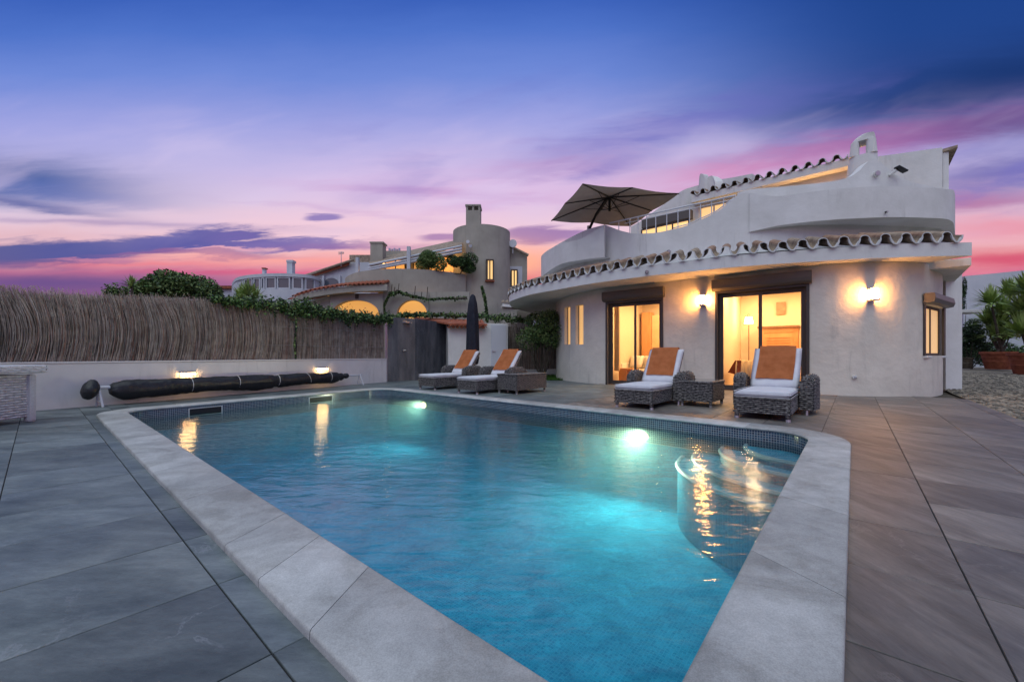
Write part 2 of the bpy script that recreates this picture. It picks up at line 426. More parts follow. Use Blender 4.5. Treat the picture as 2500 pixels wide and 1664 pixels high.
M['frame'] = mat('dark_bronze_aluminium', (.055, .048, .042), None, rough=.42, spec=.5)
M['box_metal'] = mat('roller_box_paint', (.10, .088, .075), None, rough=.45, spec=.5)
M['frame_far'] = mat('brown_window_frame', (.08, .06, .045), None, rough=.6)
M['tile'] = mat('slate_paving', (.075, .094, .100), (.195, .222, .226), 1.9, .50, .9, 22, detail=9, spec=.4, stretch=(1, 2.6, 1), rot=(0, 0, R(20)), lo=.30, hi=.74, bdist=.004, randv=.45)
M['tile_warm'] = mat('lamp_warmed_slate_paving', (.095, .084, .076), (.225, .20, .185), 2.2, .48, .9, 18, detail=9, spec=.4, stretch=(3.2, .55, 1), rot=(0, 0, R(-38)), lo=.30, hi=.72, bdist=.004, randv=.4)  # slate with the warm light of doors and sconces mixed into its colour
M['grout'] = mat('dark_joint', (.03, .03, .032), None, rough=.95)
M['coping'] = mat('granite_coping', (.36, .36, .355), (.56, .555, .54), 1.8, .7, .3, 120, detail=10, spec=.3, lo=.3, hi=.7, bdist=.002, randv=.30)
def speckle(m, amt=.16, sc=220):
    t = m.node_tree; b = t.nodes['Principled BSDF']; src = b.inputs['Base Color'].links[0].from_socket
    tc_ = t.nodes.new('ShaderNodeTexCoord'); n = noise_n(t, tc_.outputs['Object'], sc, 2, .7)
    g = ramp(t, n.outputs[0], [(.35, (1 - amt * 2.2,) * 3), (.65, (1 + 0,) * 3)])
    t.links.new(mixc(t, 1.0, src, g, 'MULTIPLY'), b.inputs['Base Color'])
speckle(M['coping'], .11)
def stains(m):
    t = m.node_tree; b = t.nodes['Principled BSDF']; src = b.inputs['Base Color'].links[0].from_socket; g_ = t.nodes.new('ShaderNodeNewGeometry')
    n = noise_n(t, g_.outputs['Position'], 2.3, 8, .7, 1.2); n2 = noise_n(t, g_.outputs['Position'], 7.0, 8, .75, .6)
    src = mixc(t, 1.0, src, ramp(t, n.outputs[0], [(.36, (.80, .79, .77)), (.56, (1.06, 1.06, 1.06))]), 'MULTIPLY')
    src = mixc(t, 1.0, src, ramp(t, n2.outputs[0], [(.30, (.84,) * 3), (.62, (1.06,) * 3)]), 'MULTIPLY'); t.links.new(src, b.inputs['Base Color'])
stains(M['coping'])
def veins(m, colr=(.30, .31, .33), sc=1.4, grain=None):
    t = m.node_tree; b = t.nodes['Principled BSDF']; src = b.inputs['Base Color'].links[0].from_socket
    tc_ = t.nodes.new('ShaderNodeTexCoord'); oi = t.nodes.new('ShaderNodeObjectInfo')
    va = t.nodes.new('ShaderNodeVectorMath'); va.operation = 'ADD'; k_ = X(t, oi.outputs['Random']) * 31.0
    t.links.new(tc_.outputs['Object'], va.inputs[0]); t.links.new(k_.v, va.inputs[1])
    n = noise_n(t, va.outputs[0], sc, 7, .62, 1.6); d = X(t, n.outputs[0]) - .5; v_ = (d._n('ABSOLUTE', d)).step(.014, .0)
    n2 = noise_n(t, va.outputs[0], sc * 1.3, 2, .5); g = X(t, n2.outputs[0]).step(.52, .66)
    if grain:
        n3 = noise_n(t, mapping(t, va.outputs[0], grain[0], (0, 0, grain[1])), 14, 12, .80, .3); n4 = noise_n(t, va.outputs[0], 1.1, 3, .6, .8)
        src = mixc(t, 1.0, src, ramp(t, n3.outputs[0], [(.30, (.76,) * 3), (.70, (1.26,) * 3)]), 'MULTIPLY')
        src = mixc(t, 1.0, src, ramp(t, n4.outputs[0], [(.34, (.78, .80, .84)), (.66, (1.18, 1.15, 1.1))]), 'MULTIPLY')
    t.links.new(mixc(t, v_ * g * .38, src, tuple(colr) + (1,)), b.inputs['Base Color'])
def streaks(m, amt=.16):
    t = m.node_tree; b = t.nodes['Principled BSDF']; src = b.inputs['Base Color'].links[0].from_socket; g_ = t.nodes.new('ShaderNodeNewGeometry')
    n = noise_n(t, mapping(t, g_.outputs['Position'], (3.2, 3.2, .35)), 1.6, 6, .65, .3); n2 = noise_n(t, g_.outputs['Position'], .9, 4, .6)
    k_ = X(t, n.outputs[0]).step(.52, .74) * X(t, n2.outputs[0]).step(.42, .62) * amt
    t.links.new(mixc(t, k_, src, (.20, .19, .17, 1)), b.inputs['Base Color'])
for k_ in ('plaster', 'plaster_rough', 'low_wall', 'tan', 'house_white'): streaks(M[k_], .30 if k_ != 'tan' else .45)
veins(M['tile'], grain=((.9, 2.2, 1), R(24))); veins(M['tile_warm'], (.26, .235, .22), 1.1, ((2.6, .8, 1), R(-38)))
def mosaic(name, c1, c2, grout, size=.025, depthmix=True):
    m = bpy.data.materials.new(name); m.use_nodes = True; t = m.node_tree; b = t.nodes['Principled BSDF']; b.inputs['Roughness'].default_value = .85; b.inputs['Specular IOR Level'].default_value = .1
    g = t.nodes.new('ShaderNodeNewGeometry'); s_ = t.nodes.new('ShaderNodeSeparateXYZ')
    mp = mapping(t, g.outputs['Position'], rot=(0, 0, -A_ + R(90) - R(90)))
    t.links.new(mp, s_.inputs[0])
    def saw(x):
        f = x._n('FRACT', x / size); return f.step(.10, .16) * (1.0 - f.step(.86, .92))
    ax, ay, az_ = (X(t, s_.outputs[i]) for i in range(3))
    k_ = saw(ax) * saw(ay)
    cell = t.nodes.new('ShaderNodeTexWhiteNoise'); sn_ = t.nodes.new('ShaderNodeVectorMath'); sn_.operation = 'SNAP'; t.links.new(mp, sn_.inputs[0]); sn_.inputs[1].default_value = (size,) * 3
    t.links.new(sn_.outputs[0], cell.inputs[0])
    cc = ramp(t, cell.outputs[0], [(0, c1), (1, c2)])
    mo = noise_n(t, g.outputs['Position'], 2.6, 5, .65, .6); mo2 = ramp(t, mo.outputs[0], [(.32, (.62, .66, .72)), (.68, (1.28, 1.22, 1.16))])
    t.links.new(mixc(t, 1.0, mixc(t, k_, tuple(grout) + (1,), cc), mo2, 'MULTIPLY'), b.inputs['Base Color']); return m
M['pool_floor'] = mosaic('pool_mosaic', (.018, .27, .45), (.050, .44, .61), (.085, .43, .58))
M['pool_tile_a'] = mat('mosaic_blue', (.012, .045, .095), None, rough=.18, spec=.6)
M['pool_tile_b'] = mat('mosaic_dark_blue', (.010, .028, .06), None, rough=.18, spec=.6)
M['pool_tile_c'] = mat('mosaic_mid_blue', (.025, .085, .14), None, rough=.18, spec=.6)
M['pool_grout'] = mat('pale_grout', (.36, .38, .38), None, rough=.8)
M['nosing'] = mat('white_step_nosing', (.36, .50, .54), None, rough=.5)
M['white'] = mat('white_plastic', (.7, .7, .68), None, rough=.4)
M['reed0'] = mat('dry_reed_tan', (0.351, 0.280, 0.221), (0.546, 0.455, 0.377), 6, .9)
M['reed1'] = mat('dry_reed_grey', (.29, .255, .225), (.46, .41, .365), 6, .9)
M['reed2'] = mat('dry_reed_red', (0.286, 0.156, 0.117), (0.429, 0.260, 0.208), 6, .9)
M['reed3'] = mat('dry_reed_pale', (0.468, 0.416, 0.358), (0.624, 0.559, 0.494), 6, .9)
M['reed4'] = mat('dry_reed_dark', (0.065, 0.056, 0.049), (0.130, 0.108, 0.094), 6, .9)
M['leafA'] = mat('leaf_green', (.055, .12, .028), (.11, .20, .055), 3, .55, spec=.4)
M['leafB'] = mat('leaf_dark', (.014, .036, .014), (.030, .062, .022), 3, .55, spec=.4)
M['leafC'] = mat('leaf_light', (.14, .21, .06), (.22, .30, .10), 3, .55, spec=.4)
M['yucca'] = mat('yucca_leaf', (.20, .30, .07), (.40, .50, .16), 2, .5, spec=.4)
M['bark'] = mat('bark', (.05, .04, .03), (.11, .09, .07), 10, .95, .6, 30)
M['wickerA'] = mat('wicker_strand', (.055, .052, .055), (.225, .21, .20), 28, .6, .3, 80, detail=3, lo=.38, hi=.62, bdist=.003)
M['wickerB'] = mat('wicker_shadow', (.022, .020, .020), None, rough=.9)
M['wickerW'] = mat('white_wicker_strand', (.52, .52, .54), (.70, .70, .72), 22, .6, .3, 80, lo=.38, hi=.62)
M['wickerWF'] = mat('white_wicker_wrap', (.50, .50, .52), (.64, .64, .66), 40, .6, .6, 60, stretch=(1, 1, 4), bdist=.004)
M['wickerWB'] = mat('grey_wicker_back', (.16, .16, .17), None, rough=.9)
M['cushion'] = mat('white_cushion_fabric', (.58, .58, .63), (.66, .66, .70), 5, .9, .35, 26, bdist=.006)
M['towel'] = mat('orange_towel', (.62, .205, .07), (.74, .28, .11), 7, .95, .7, 60, bdist=.005)
M['black_tarp'] = mat('black_tarp', (.012, .013, .016), (.022, .023, .027), 5, .42, .9, 7, spec=.5, bdist=.03, stretch=(1, 1, 1))
M['navy'] = mat('dark_umbrella_cloth', (.012, .014, .024), (.022, .024, .036), 6, .8, .3, 12)
M['steel'] = mat('galvanised_metal', (.55, .55, .56), None, rough=.35, metal=.9)
M['alu_white'] = mat('white_painted_metal', (.62, .64, .68), None, rough=.4)
M['marble'] = mat('dark_marble', (.045, .052, .064), (.14, .145, .165), 2.0, .38, .15, 20, stretch=(2.0, 2.0, .55), rot=(0, R(18), 0), lo=.32, hi=.70, detail=8)
M['marble2'] = mat('brown_marble', (.085, .088, .095), (.21, .21, .215), 1.8, .4, .15, 20, stretch=(2.0, 2.0, .5), rot=(0, R(-10), 0), lo=.32, hi=.70, detail=8)
veins(M['marble'], (.32, .34, .38), 1.7); veins(M['marble2'], (.28, .24, .22), 1.5)
M['terracotta'] = mat('terracotta', (.22, .062, .034), (.36, .115, .060), 6, .85, .3, 20)
M['old_tile2'] = mat('reddish_roof_tile', (.20, .12, .085), (.40, .26, .18), 7, .9, .4, 24)
M['old_tile'] = mat('weathered_roof_tile', (.19, .145, .11), (.42, .33, .25), 7, .9, .4, 24)
M['mortar'] = mat('white_tile_mortar', (.48, .49, .50), (.66, .66, .66), 14, .85, .3, 40)
M['canopy'] = mat('taupe_canopy_cloth', (.46, .39, .37), (.52, .45, .42), 3, .9)
M['arm'] = mat('dark_parasol_metal', (.02, .018, .018), None, rough=.5)
M['cobble'] = mat('cobble_stone', (.13, .115, .095), (.34, .30, .24), 6, .85, .4, 30, randv=.3)
M['cobble_d'] = mat('cobble_stone_dark', (.07, .065, .058), (.16, .145, .12), 6, .85, .4, 30)
M['soil'] = mat('dry_soil', (.06, .05, .04), (.12, .10, .075), 3, .95, .4, 12)
M['gravel'] = mat('pale_grit', (.16, .14, .11), (.30, .265, .21), 9, .95, .6, 60)
M['grass'] = mat('lawn', (.03, .085, .012), (.06, .14, .02), 12, .9, .5, 60)
M['hill'] = mat('far_hill', (.045, .05, .09), (.06, .062, .10), .02, .95)
M['room'] = mat('cream_room_paint', (.70, .58, .42), None, rough=.85)
M['wood'] = mat('orange_wood', (.46, .22, .085), (.58, .30, .13), 3, .55, stretch=(1, 1, .3))
M['wood_dk'] = mat('brown_wood', (.20, .10, .05), (.28, .15, .08), 3, .6, stretch=(1, 1, .3))
M['sofa'] = mat('cream_sofa_cloth', (.70, .62, .50), None, rough=.9)
M['curtain'] = mat('ochre_curtain', (.56, .38, .20), (.62, .44, .25), 2, .9)
M['room_floor'] = mat('terracotta_floor', (.34, .18, .10), None, rough=.5)
M['paper'] = mat('framed_print', (.42, .26, .16), (.30, .16, .10), 8, .6)
M['glass'] = glass('window_glass'); M['glass_blue'] = mat('dusk_window_glass', (.07, .09, .12), None, rough=.08, spec=.8)
M['table_glass'] = mat('smoked_glass_top', (.16, .165, .16), None, rough=.06, spec=.8)
M['lamp'] = emis('lamp_glow', (1.0, .74, .38), 9.0)
M['lamp_soft'] = emis('lamp_shade_glow', (1.0, .70, .34), 5.0)
M['glow_in'] = emis('lit_room_glow', (1.0, .60, .20), .62)
M['pool_lamp'] = emis('pool_lamp_glow', (1.0, .62, .24), 14.0)
M['black'] = mat('black_plastic', (.015, .016, .018), None, rough=.4)
WARM = (1.0, .66, .32)
def point(name, p, e, r=.03, c_=WARM, parent=None):
    d = bpy.data.lights.new(name, 'POINT'); d.energy = e; d.shadow_soft_size = r; d.color = c_
    o = bpy.data.objects.new(name, d); col.objects.link(o); o.location = p
    if parent: o.parent = parent; o.location = Vector(p) - wloc(parent)
    return o

# ================================================================== GROUND, DECK, POOL
# pool corners (u, v), inner edge; near, right, far, left
Pn, Pr, Pf, Pl = (.335, .87), (.335, 5.57), (9.42, 5.84), (8.72, .87)
def poly_offset(poly, d):
    n = len(poly); res = []
    cx_ = sum(p[0] for p in poly) / n; cy_ = sum(p[1] for p in poly) / n
    lines = []
    for i in range(n):
        a = Vector(poly[i]); b = Vector(poly[(i + 1) % n]); t = (b - a).normalized(); nn = Vector((t.y, -t.x))
        if nn.dot(a - Vector((cx_, cy_))) < 0: nn = -nn
        lines.append((a + nn * d, t))
    for i in range(n):
        (a, t), (b, s_) = lines[i - 1], lines[i]
        den = t.x * s_.y - t.y * s_.x; k_ = ((b - a).x * s_.y - (b - a).y * s_.x) / den
        res.append(a + t * k_)
    return res
Q = [Pn, Pr, Pf, Pl]
def rounded(off, rad0, seg=14):
    P_ = poly_offset(Q, off); out = []
    for i in range(4):
        rad = rad0 if i else rad0 * .25
        a, b, c_ = P_[i - 1], P_[i], P_[(i + 1) % 4]; d1 = (a - b).normalized(); d2 = (c_ - b).normalized()
        ang = math.acos(max(-1, min(1, d1.dot(d2)))); L = rad / math.tan(ang / 2); cen = b + (d1 + d2).normalized() * (rad / math.sin(ang / 2))
        s0 = b + d1 * L - cen; s1 = b + d2 * L - cen
        a0 = math.atan2(s0.y, s0.x); a1 = math.atan2(s1.y, s1.x); da = (a1 - a0 + math.pi) % (2 * math.pi) - math.pi
        for k_ in range(seg + 1):
            t = a0 + da * k_ / seg; out.append(cen + Vector((math.cos(t), math.sin(t))) * rad)
    return out
W_ = lambda p, z: V3(uv(p[0], p[1]), z)
inner = rounded(0, .45); outer = rounded(.315, .765)
# ground sheet with an opening for the pool
def sheet(name, pts, z, m, **k):
    bm = bmesh.new(); bm.faces.new([bm.verts.new(V3(p, z)) for p in pts]); return build(name, bm, m, None, **k)
bm = bmesh.new(); big = 4000; hole = [uv(*p) for p in poly_offset(Q, .12)]
o4 = [uv(-big, -big), uv(-big, big), uv(big, big), uv(big, -big)]
hv = [bm.verts.new(V3(p, -.05)) for p in hole]; ov = [bm.verts.new(V3(p, -.05)) for p in o4]
for i in range(4): bm.faces.new((hv[i], hv[(i + 1) % 4], ov[(i + 1) % 4], ov[i]))
build('ground', bm, M['soil'], kind='structure')
# far hill on the right
bm = bmesh.new(); hp = []
for i in range(61):
    px_ = 2150 + i * 40; a = 1900 + 60 * math.sin(i * .3); hgt = 40 + 235 * math.exp(-((px_ - 2760) / 330) ** 2) + 12 * noise.noise(Vector((i * .3, 0, 0)))
    p = at(px_, 1.0) * 1400; hp.append((p, hgt))
rows_ = [[bm.verts.new(V3(p * s_, max(-1, h * hs))) for (p, h) in hp] for s_, hs in ((.8, -.01), (.95, .72), (1.0, 1.0), (1.15, .7), (1.3, -.01))]
for a, b in zip(rows_, rows_[1:]):
    for i in range(60): bm.faces.new((a[i], a[i + 1], b[i + 1], b[i]))
build('hills', bm, M['hill'], smooth=True, kind='structure')

# deck: joint bed + separate tiles
def clip_half(poly, a, n_):
    out = []
    for i in range(len(poly)):
        p, q = poly[i], poly[(i + 1) % len(poly)]; dp, dq = (p - a).dot(n_), (q - a).dot(n_)
        if dp >= 0: out.append(p)
        if (dp > 0 > dq) or (dp < 0 < dq): out.append(p.lerp(q, dp / (dp - dq)))
    return out
clipq = poly_offset(Q, .10)
ccen = Vector((sum(p.x for p in clipq) / 4, sum(p.y for p in clipq) / 4))
def outside_pieces(poly):
    """parts of a convex polygon outside the clip quad"""
    rest = [Vector(p) for p in poly]; out = []
    for i in range(4):
        a, b = clipq[i], clipq[(i + 1) % 4]; t = (b - a).normalized(); n_ = Vector((t.y, -t.x))
        if n_.dot(ccen - a) > 0: n_ = -n_
        o_ = clip_half(rest, a, n_)
        if len(o_) > 2: out.append(o_)
        rest = clip_half(rest, a, -n_)
        if len(rest) < 3: break
    return out
deck = empty('pool_deck', V3(uv(-1, 3), 0), kind='structure')
bm = bmesh.new()
deck_out = [Vector(p) for p in ((-1.76, -6), (-1.76, 12.4), (16.5, 12.4), (16.5, -6))]
inn = poly_offset(Q, .11)
a_ = [bm.verts.new(V3(uv(*p), -.02)) for p in inn]; b_ = [bm.verts.new(V3(uv(*p), -.02)) for p in deck_out]
order = [3, 0, 1, 2]
ob = [b_[0], b_[1], b_[2], b_[3]]
for i in range(4): bm.faces.new((a_[i], a_[(i + 1) % 4], ob[(i + 1) % 4], ob[i]))
bmesh.ops.translate(bm, verts=bm.verts, vec=(0, 0, .0125))
build('joint_bed', bm, M['grout'], deck)
def area(p): return abs(sum(p[i].x * p[(i + 1) % len(p)].y - p[(i + 1) % len(p)].x * p[i].y for i in range(len(p)))) / 2
tiles = []
def add_tile(u0, u1, v0, v1, warm, g=.0028):
    if u0 > u1: u0, u1 = u1, u0
    q = [Vector((u0 + g, v0 + g)), Vector((u1 - g, v0 + g)), Vector((u1 - g, v1 - g)), Vector((u0 + g, v1 - g))]
    for pc in outside_pieces(q):
        if area(pc) < .012: continue
        cen = uv(*(sum((p for p in pc), Vector((0, 0))) / len(pc)))
        tiles.append((cen.length, pc, warm))
ul = [-1.63, -.98, -.34] ; vl = [.46 - .61 * k_ for k_ in range(9)]
# left-hand deck (v < .565): rows of .61 in v, joints every .57 in u
for k_ in range(-4, 24):
    u0, u1 = 1.34 + .57 * k_, 1.34 + .57 * (k_ + 1)
    if u0 > -.1 or u1 < 0: add_tile(u0, u1, .46, .80, False)
    for j in range(7): add_tile(u0, u1, .46 - .61 * (j + 1), .46 - .61 * j, False)
# right-hand deck (u < .02) and the far deck beside the house
for k_ in range(-3, 26):
    u0 = -.345 + .63 * k_ ; u1 = u0 + .63
    if k_ == -3: u0 = -1.76
    for j in range(-1, 18):
        v0 = 1.035 + .62 * j + (.17 if k_ in (-2,) else 0); v1 = v0 + .62
        if j == -1: v0 = .80
        if v0 < .80: v0 = .80
        if v1 - v0 < .05: continue
        if k_ <= 0 or v1 > 5.5 or u1 > 8.6:
            w = (k_ < 7)
            add_tile(u0, u1, v0, v1, w)
tiles.sort(key=lambda t: t[0])
def vis(pc):
    for p in pc:
        w = uv(*p)
        if w.y > .25:
            px_ = CX + F * w.x / w.y; py_ = Y0 + F * EYE / w.y
            if -60 < px_ < 2560 and py_ < 1760: return True
    return False
near = [t for t in tiles if vis(t[1])]
far_bm = bmesh.new(); cnt = 0
for _, pc, warm in near:
    cen = sum((p for p in pc), Vector((0, 0))) / len(pc)
    dz_ = random.uniform(-.0012, .0012)
    bm = bmesh.new() if cnt < 290 else far_bm
    base_ = Vector((0, 0, 0)) if cnt >= 290 else V3(uv(*cen), 0)
    bot = [bm.verts.new(V3(uv(*p), -.018) - base_) for p in pc]
    mid = [bm.verts.new(V3(uv(*p), -.002 + dz_) - base_) for p in pc]
    top = [bm.verts.new(V3(uv(*(p + (cen - p).normalized() * .0025)), dz_) - base_) for p in pc]
    fs = [bm.faces.new(top)]
    for a, b in ((bot, mid), (mid, top)):
        for i in range(len(pc)): fs.append(bm.faces.new((a[i], a[(i + 1) % len(pc)], b[(i + 1) % len(pc)], b[i])))
    if cnt >= 290:
        for f in fs: f.material_index = 1 if warm else 0
    else:
        o = build('paving_tile', bm, M['tile_warm'] if warm else M['tile'], deck, local=True)
        o.location = base_ - deck.location
    cnt += 1
build('paving_tiles', far_bm, [M['tile'], M['tile_warm']], deck, kind='stuff')

# pool shell
pool = empty('swimming_pool', V3(uv(4.5, 3.2), 0), label='large rectangular swimming pool with blue mosaic band and pale stone rim', cat='swimming pool')
WZ, FZ = -.125, -1.15
bm = bmesh.new(); n = len(inner)
lev = [(-.002, 0), (-.36, 0), (-.70, 0), (-.92, .05), (-1.05, .14), (-1.12, .26), (FZ, .42)]
rg = [[bm.verts.new(W_(p + (ccen - p).normalized() * ins, z)) for p in inner] for z, ins in lev]
for a, b in zip(rg, rg[1:]):
    for i in range(n): bm.faces.new((a[i], a[(i + 1) % n], b[(i + 1) % n], b[i]))
bm.faces.new(rg[-1])
for f in bm.faces: f.material_index = 0
build('basin', bm, M['pool_floor'], pool, auto=40)
# waterline mosaic: real small tiles on a pale grout sheet
pin = [Vector(p) for p in inner]; cum = [0.0]
for i in range(n): cum.append(cum[-1] + (pin[(i + 1) % n] - pin[i]).length)
def on_inner(s_):
    s_ %= cum[-1]; lo_, hi_ = 0, n
    while hi_ - lo_ > 1:
        m_ = (lo_ + hi_) // 2
        if cum[m_] <= s_: lo_ = m_
        else: hi_ = m_
    t = (s_ - cum[lo_]) / (cum[lo_ + 1] - cum[lo_]); a, b = pin[lo_], pin[(lo_ + 1) % n]
    p = a.lerp(b, t); tt = (b - a).normalized(); nn = Vector((tt.y, -tt.x))
    if nn.dot(ccen - p) < 0: nn = -nn
    return p, nn
bm = bmesh.new()
r0 = [bm.verts.new(W_(on_inner(cum[i])[0] + on_inner(cum[i] + 1e-4)[1] * .002, -.003)) for i in range(n)]
r1 = [bm.verts.new(W_(on_inner(cum[i])[0] + on_inner(cum[i] + 1e-4)[1] * .002, -.355)) for i in range(n)]
for i in range(n): bm.faces.new((r0[i], r0[(i + 1) % n], r1[(i + 1) % n], r1[i]))
build('grout_band', bm, M['pool_grout'], pool)
bm = bmesh.new(); pit = .0285; Ns = int(cum[-1] / pit)
for i in range(Ns):
    s0 = i * pit; pm, nm = on_inner(s0 + pit / 2); wc = uv(*pm)
    # only the sides that face the viewer
    if nm.dot(Vector((-pm.x, -pm.y)) + 0 * nm) < -.0 and pm.x < 8.0: continue
    a, _a = on_inner(s0 + .0035); b, _b = on_inner(s0 + pit - .0035)
    for j in range(12):
        z1_ = -.006 - j * pit; z0_ = z1_ - pit + .007; o_ = nm * .0042
        v4 = [bm.verts.new(W_(a + o_, z0_)), bm.verts.new(W_(b + o_, z0_)), bm.verts.new(W_(b + o_, z1_)), bm.verts.new(W_(a + o_, z1_))]
        f = bm.faces.new(v4); f.material_index = random.choice((0, 0, 1, 2, 2))
build('mosaic_band', bm, [M['pool_tile_a'], M['pool_tile_b'], M['pool_tile_c']], pool, recalc=False, kind='stuff')
# coping stones
def ring_points(ps):
    c_ = [0.0]
    for i in range(len(ps)): c_.append(c_[-1] + (ps[(i + 1) % len(ps)] - ps[i]).length)
    return c_
# stones: straight runs cut at joints measured on the near sides, corners as single curved stones
segn = 15
cor = [(inner[i * segn:(i + 1) * segn], outer[i * segn:(i + 1) * segn]) for i in range(4)]   # near, right, far, left corners
def stone(pi, po, name='coping_stone'):
    # pi/po matching polylines; cross section with a rounded nose over the water
    bm = bmesh.new(); L = []
    for a, b in zip(pi, po):
        d = (b - a).normalized(); w = (b - a).length
        prof = [(-.018, .004), (-.024, .016), (-.018, .028), (-.004, .034), (w - .010, .034), (w - .002, .029), (w, .020), (w, -.012), (.0, -.012), (.0, .002)]
        L.append([bm.verts.new(W_(a + d * x, z)) for x, z in prof])
    m_ = len(L[0])
    for a, b in zip(L, L[1:]):
        for k_ in range(m_): bm.faces.new((a[k_], a[(k_ + 1) % m_], b[(k_ + 1) % m_], b[k_]))
    bm.faces.new(L[0]); bm.faces.new(L[-1])
    return build(name, bm, M['coping'], pool, auto=50)
def run(a_i, a_o, b_i, b_o, cuts):
    ts = [0] + cuts + [1]
    Li = (b_i - a_i).length
    for t0, t1 in zip(ts, ts[1:]):
        e = .0018 / Li
        stone([a_i.lerp(b_i, t0 + e), a_i.lerp(b_i, t1 - e)], [a_o.lerp(b_o, t0 + e), a_o.lerp(b_o, t1 - e)])
for (ci, co) in cor: stone(ci, co)
def side(k0, k1, joints):
    ai, ao = cor[k0][0][-1], cor[k0][1][-1]; bi, bo = cor[k1][0][0], cor[k1][1][0]
    run(ai, ao, bi, bo, joints)
def fr(a, b, vals, ax): return sorted((v_ - a[ax]) / (b[ax] - a[ax]) for v_ in vals if min(a[ax], b[ax]) + .15 < v_ < max(a[ax], b[ax]) - .15)
ai, bi = cor[0][0][-1], cor[1][0][0]; side(0, 1, fr(ai, bi, [2.045, 2.96, 4.08], 1))
ai, bi = cor[1][0][-1], cor[2][0][0]; side(1, 2, fr(ai, bi, [1.0 + .95 * k_ for k_ in range(9)], 0))
ai, bi = cor[2][0][-1], cor[3][0][0]; side(2, 3, fr(ai, bi, [1.6 + .95 * k_ for k_ in range(5)], 1))
ai, bi = cor[3][0][-1], cor[0][0][0]; side(3, 0, fr(ai, bi, [1.51, 1.95, 2.37, 3.2, 4.08, 4.95, 5.8, 6.7, 7.6], 0))
# corner steps under water
rc = Vector(Pr); bm_step = None
for i, (rad, z) in enumerate(((.66, -.20), (.92, -.27), (1.22, -.37), (1.40, -.46))):
    bm = bmesh.new(); arc = []
    for k_ in range(25):
        t = R(-90) + R(90) * k_ / 24
        arc.append(rc + Vector((rad * math.cos(t), rad * math.sin(t))))
    arc = [Vector((max(p.x, Pr[0] + .006), min(p.y, Pr[1] + (p.x - Pr[0]) * .029 - .008))) for p in arc]
    cen = rc + Vector((.02, -.02))
    tv = [bm.verts.new(W_(p, z)) for p in arc]; cv = bm.verts.new(W_(cen, z)); bv = [bm.verts.new(W_(p, FZ + .003 * i)) for p in arc]
    for a in range(24):
        bm.faces.new((cv, tv[a], tv[a + 1])); bm.faces.new((tv[a], bv[a], bv[a + 1], tv[a + 1]))
    st = build('step', bm, M['pool_floor'], pool)
    bm = bmesh.new()
    path = [W_(p, z + .004) for p in arc]; tube(bm, path, .026, 6)
    build('nosing', bm, M['nosing'], st)
# skimmers in the far-left wall
def far_left(t): return Vector(Pf).lerp(Vector(Pl), t)
fl_t = (Vector(Pl) - Vector(Pf)).normalized(); 
def skimmer(px0, px1):
    best = []
    for px_ in (px0, px1):
        r_ = None
        for k_ in range(1000):
            p = far_left(k_ / 1000); w = uv(*p)
            if CX + F * w.x / w.y <= px_: r_ = p; break
        best.append(r_)
    a, b = best; t = (b - a).normalized(); nn = Vector((t.y, -t.x))
    if nn.dot(ccen - a) < 0: nn = -nn
    bm = bmesh.new(); d = nn * .012
    def bx(p, q, z0_, z1_, dd):
        vs_ = []
        for pp in (p, q):
            for dd_ in (nn * .003, dd):
                for z in (z0_, z1_): vs_.append(bm.verts.new(W_(pp + dd_, z)))
        for f in ((0, 1, 3, 2), (4, 6, 7, 5), (0, 4, 5, 1), (2, 3, 7, 6), (0, 2, 6, 4), (1, 5, 7, 3)): bm.faces.new([vs_[i] for i in f])
    bx(a, b, -.045, -.035, d); bx(a, a + t * .014, -.16, -.045, d); bx(b - t * .014, b, -.16, -.045, d); bx(a, b, -.174, -.16, d)
    fr_ = build('skimmer', bm, M['white'], pool)
    bm = bmesh.new(); bm.faces.new([bm.verts.new(W_(p + nn * .0065, z)) for p, z in ((a + t * .014, -.16), (b - t * .014, -.16), (b - t * .014, -.045), (a + t * .014, -.045))])
    build('opening', bm, M['black'], fr_)
skimmer(460, 543); skimmer(754, 812)
# underwater lamps on the far long side
def far_right_at(px_):
    for k_ in range(3000):
        p = Vector(Pf).lerp(Vector(Pr), k_ / 3000); w = uv(*p)
        if CX + F * w.x / w.y >= px_: return p
for px_, e in ((1035, 26), (1565, 34)):
    p = far_right_at(px_); nn = Vector((0, -1)); w = uv(*p); nw = uv(*nn)
    Mx = frame2(w, U, -.26)
    bm = bmesh.new(); bmesh.ops.create_uvsphere(bm, u_segments=20, v_segments=10, radius=1)
    for v_ in bm.verts: v_.co = Mx @ Vector((v_.co.x * .10, v_.co.y * .035, v_.co.z * .06))
    bmesh.ops.translate(bm, verts=bm.verts, vec=V3(nw * .012, 0))
    lp = build('pool_lamp', bm, M['pool_lamp'], pool, smooth=True, label='glowing round underwater lamp')
    bm = bmesh.new(); ring = [Mx @ Vector((.115 * math.cos(R(a)), 0, .075 * math.sin(R(a)))) + V3(nw * .02, 0) for a in range(0, 361, 15)]; tube(bm, ring, .014, 6)
    build('lamp_rim', bm, M['steel'], lp)
    d = bpy.data.lights.new('pool_lamp_light', 'AREA'); d.energy = e * 3.6; d.color = (1.0, .78, .46); d.shape = 'DISK'; d.size = .07
    o = bpy.data.objects.new('pool_lamp_light', d); col.objects.link(o); pz = V3(w + nw * .09, -.27); o.location = pz - pool.location; o.parent = pool
    o.rotation_euler = (V3(nw, .06)).to_track_quat('-Z', 'Y').to_euler()
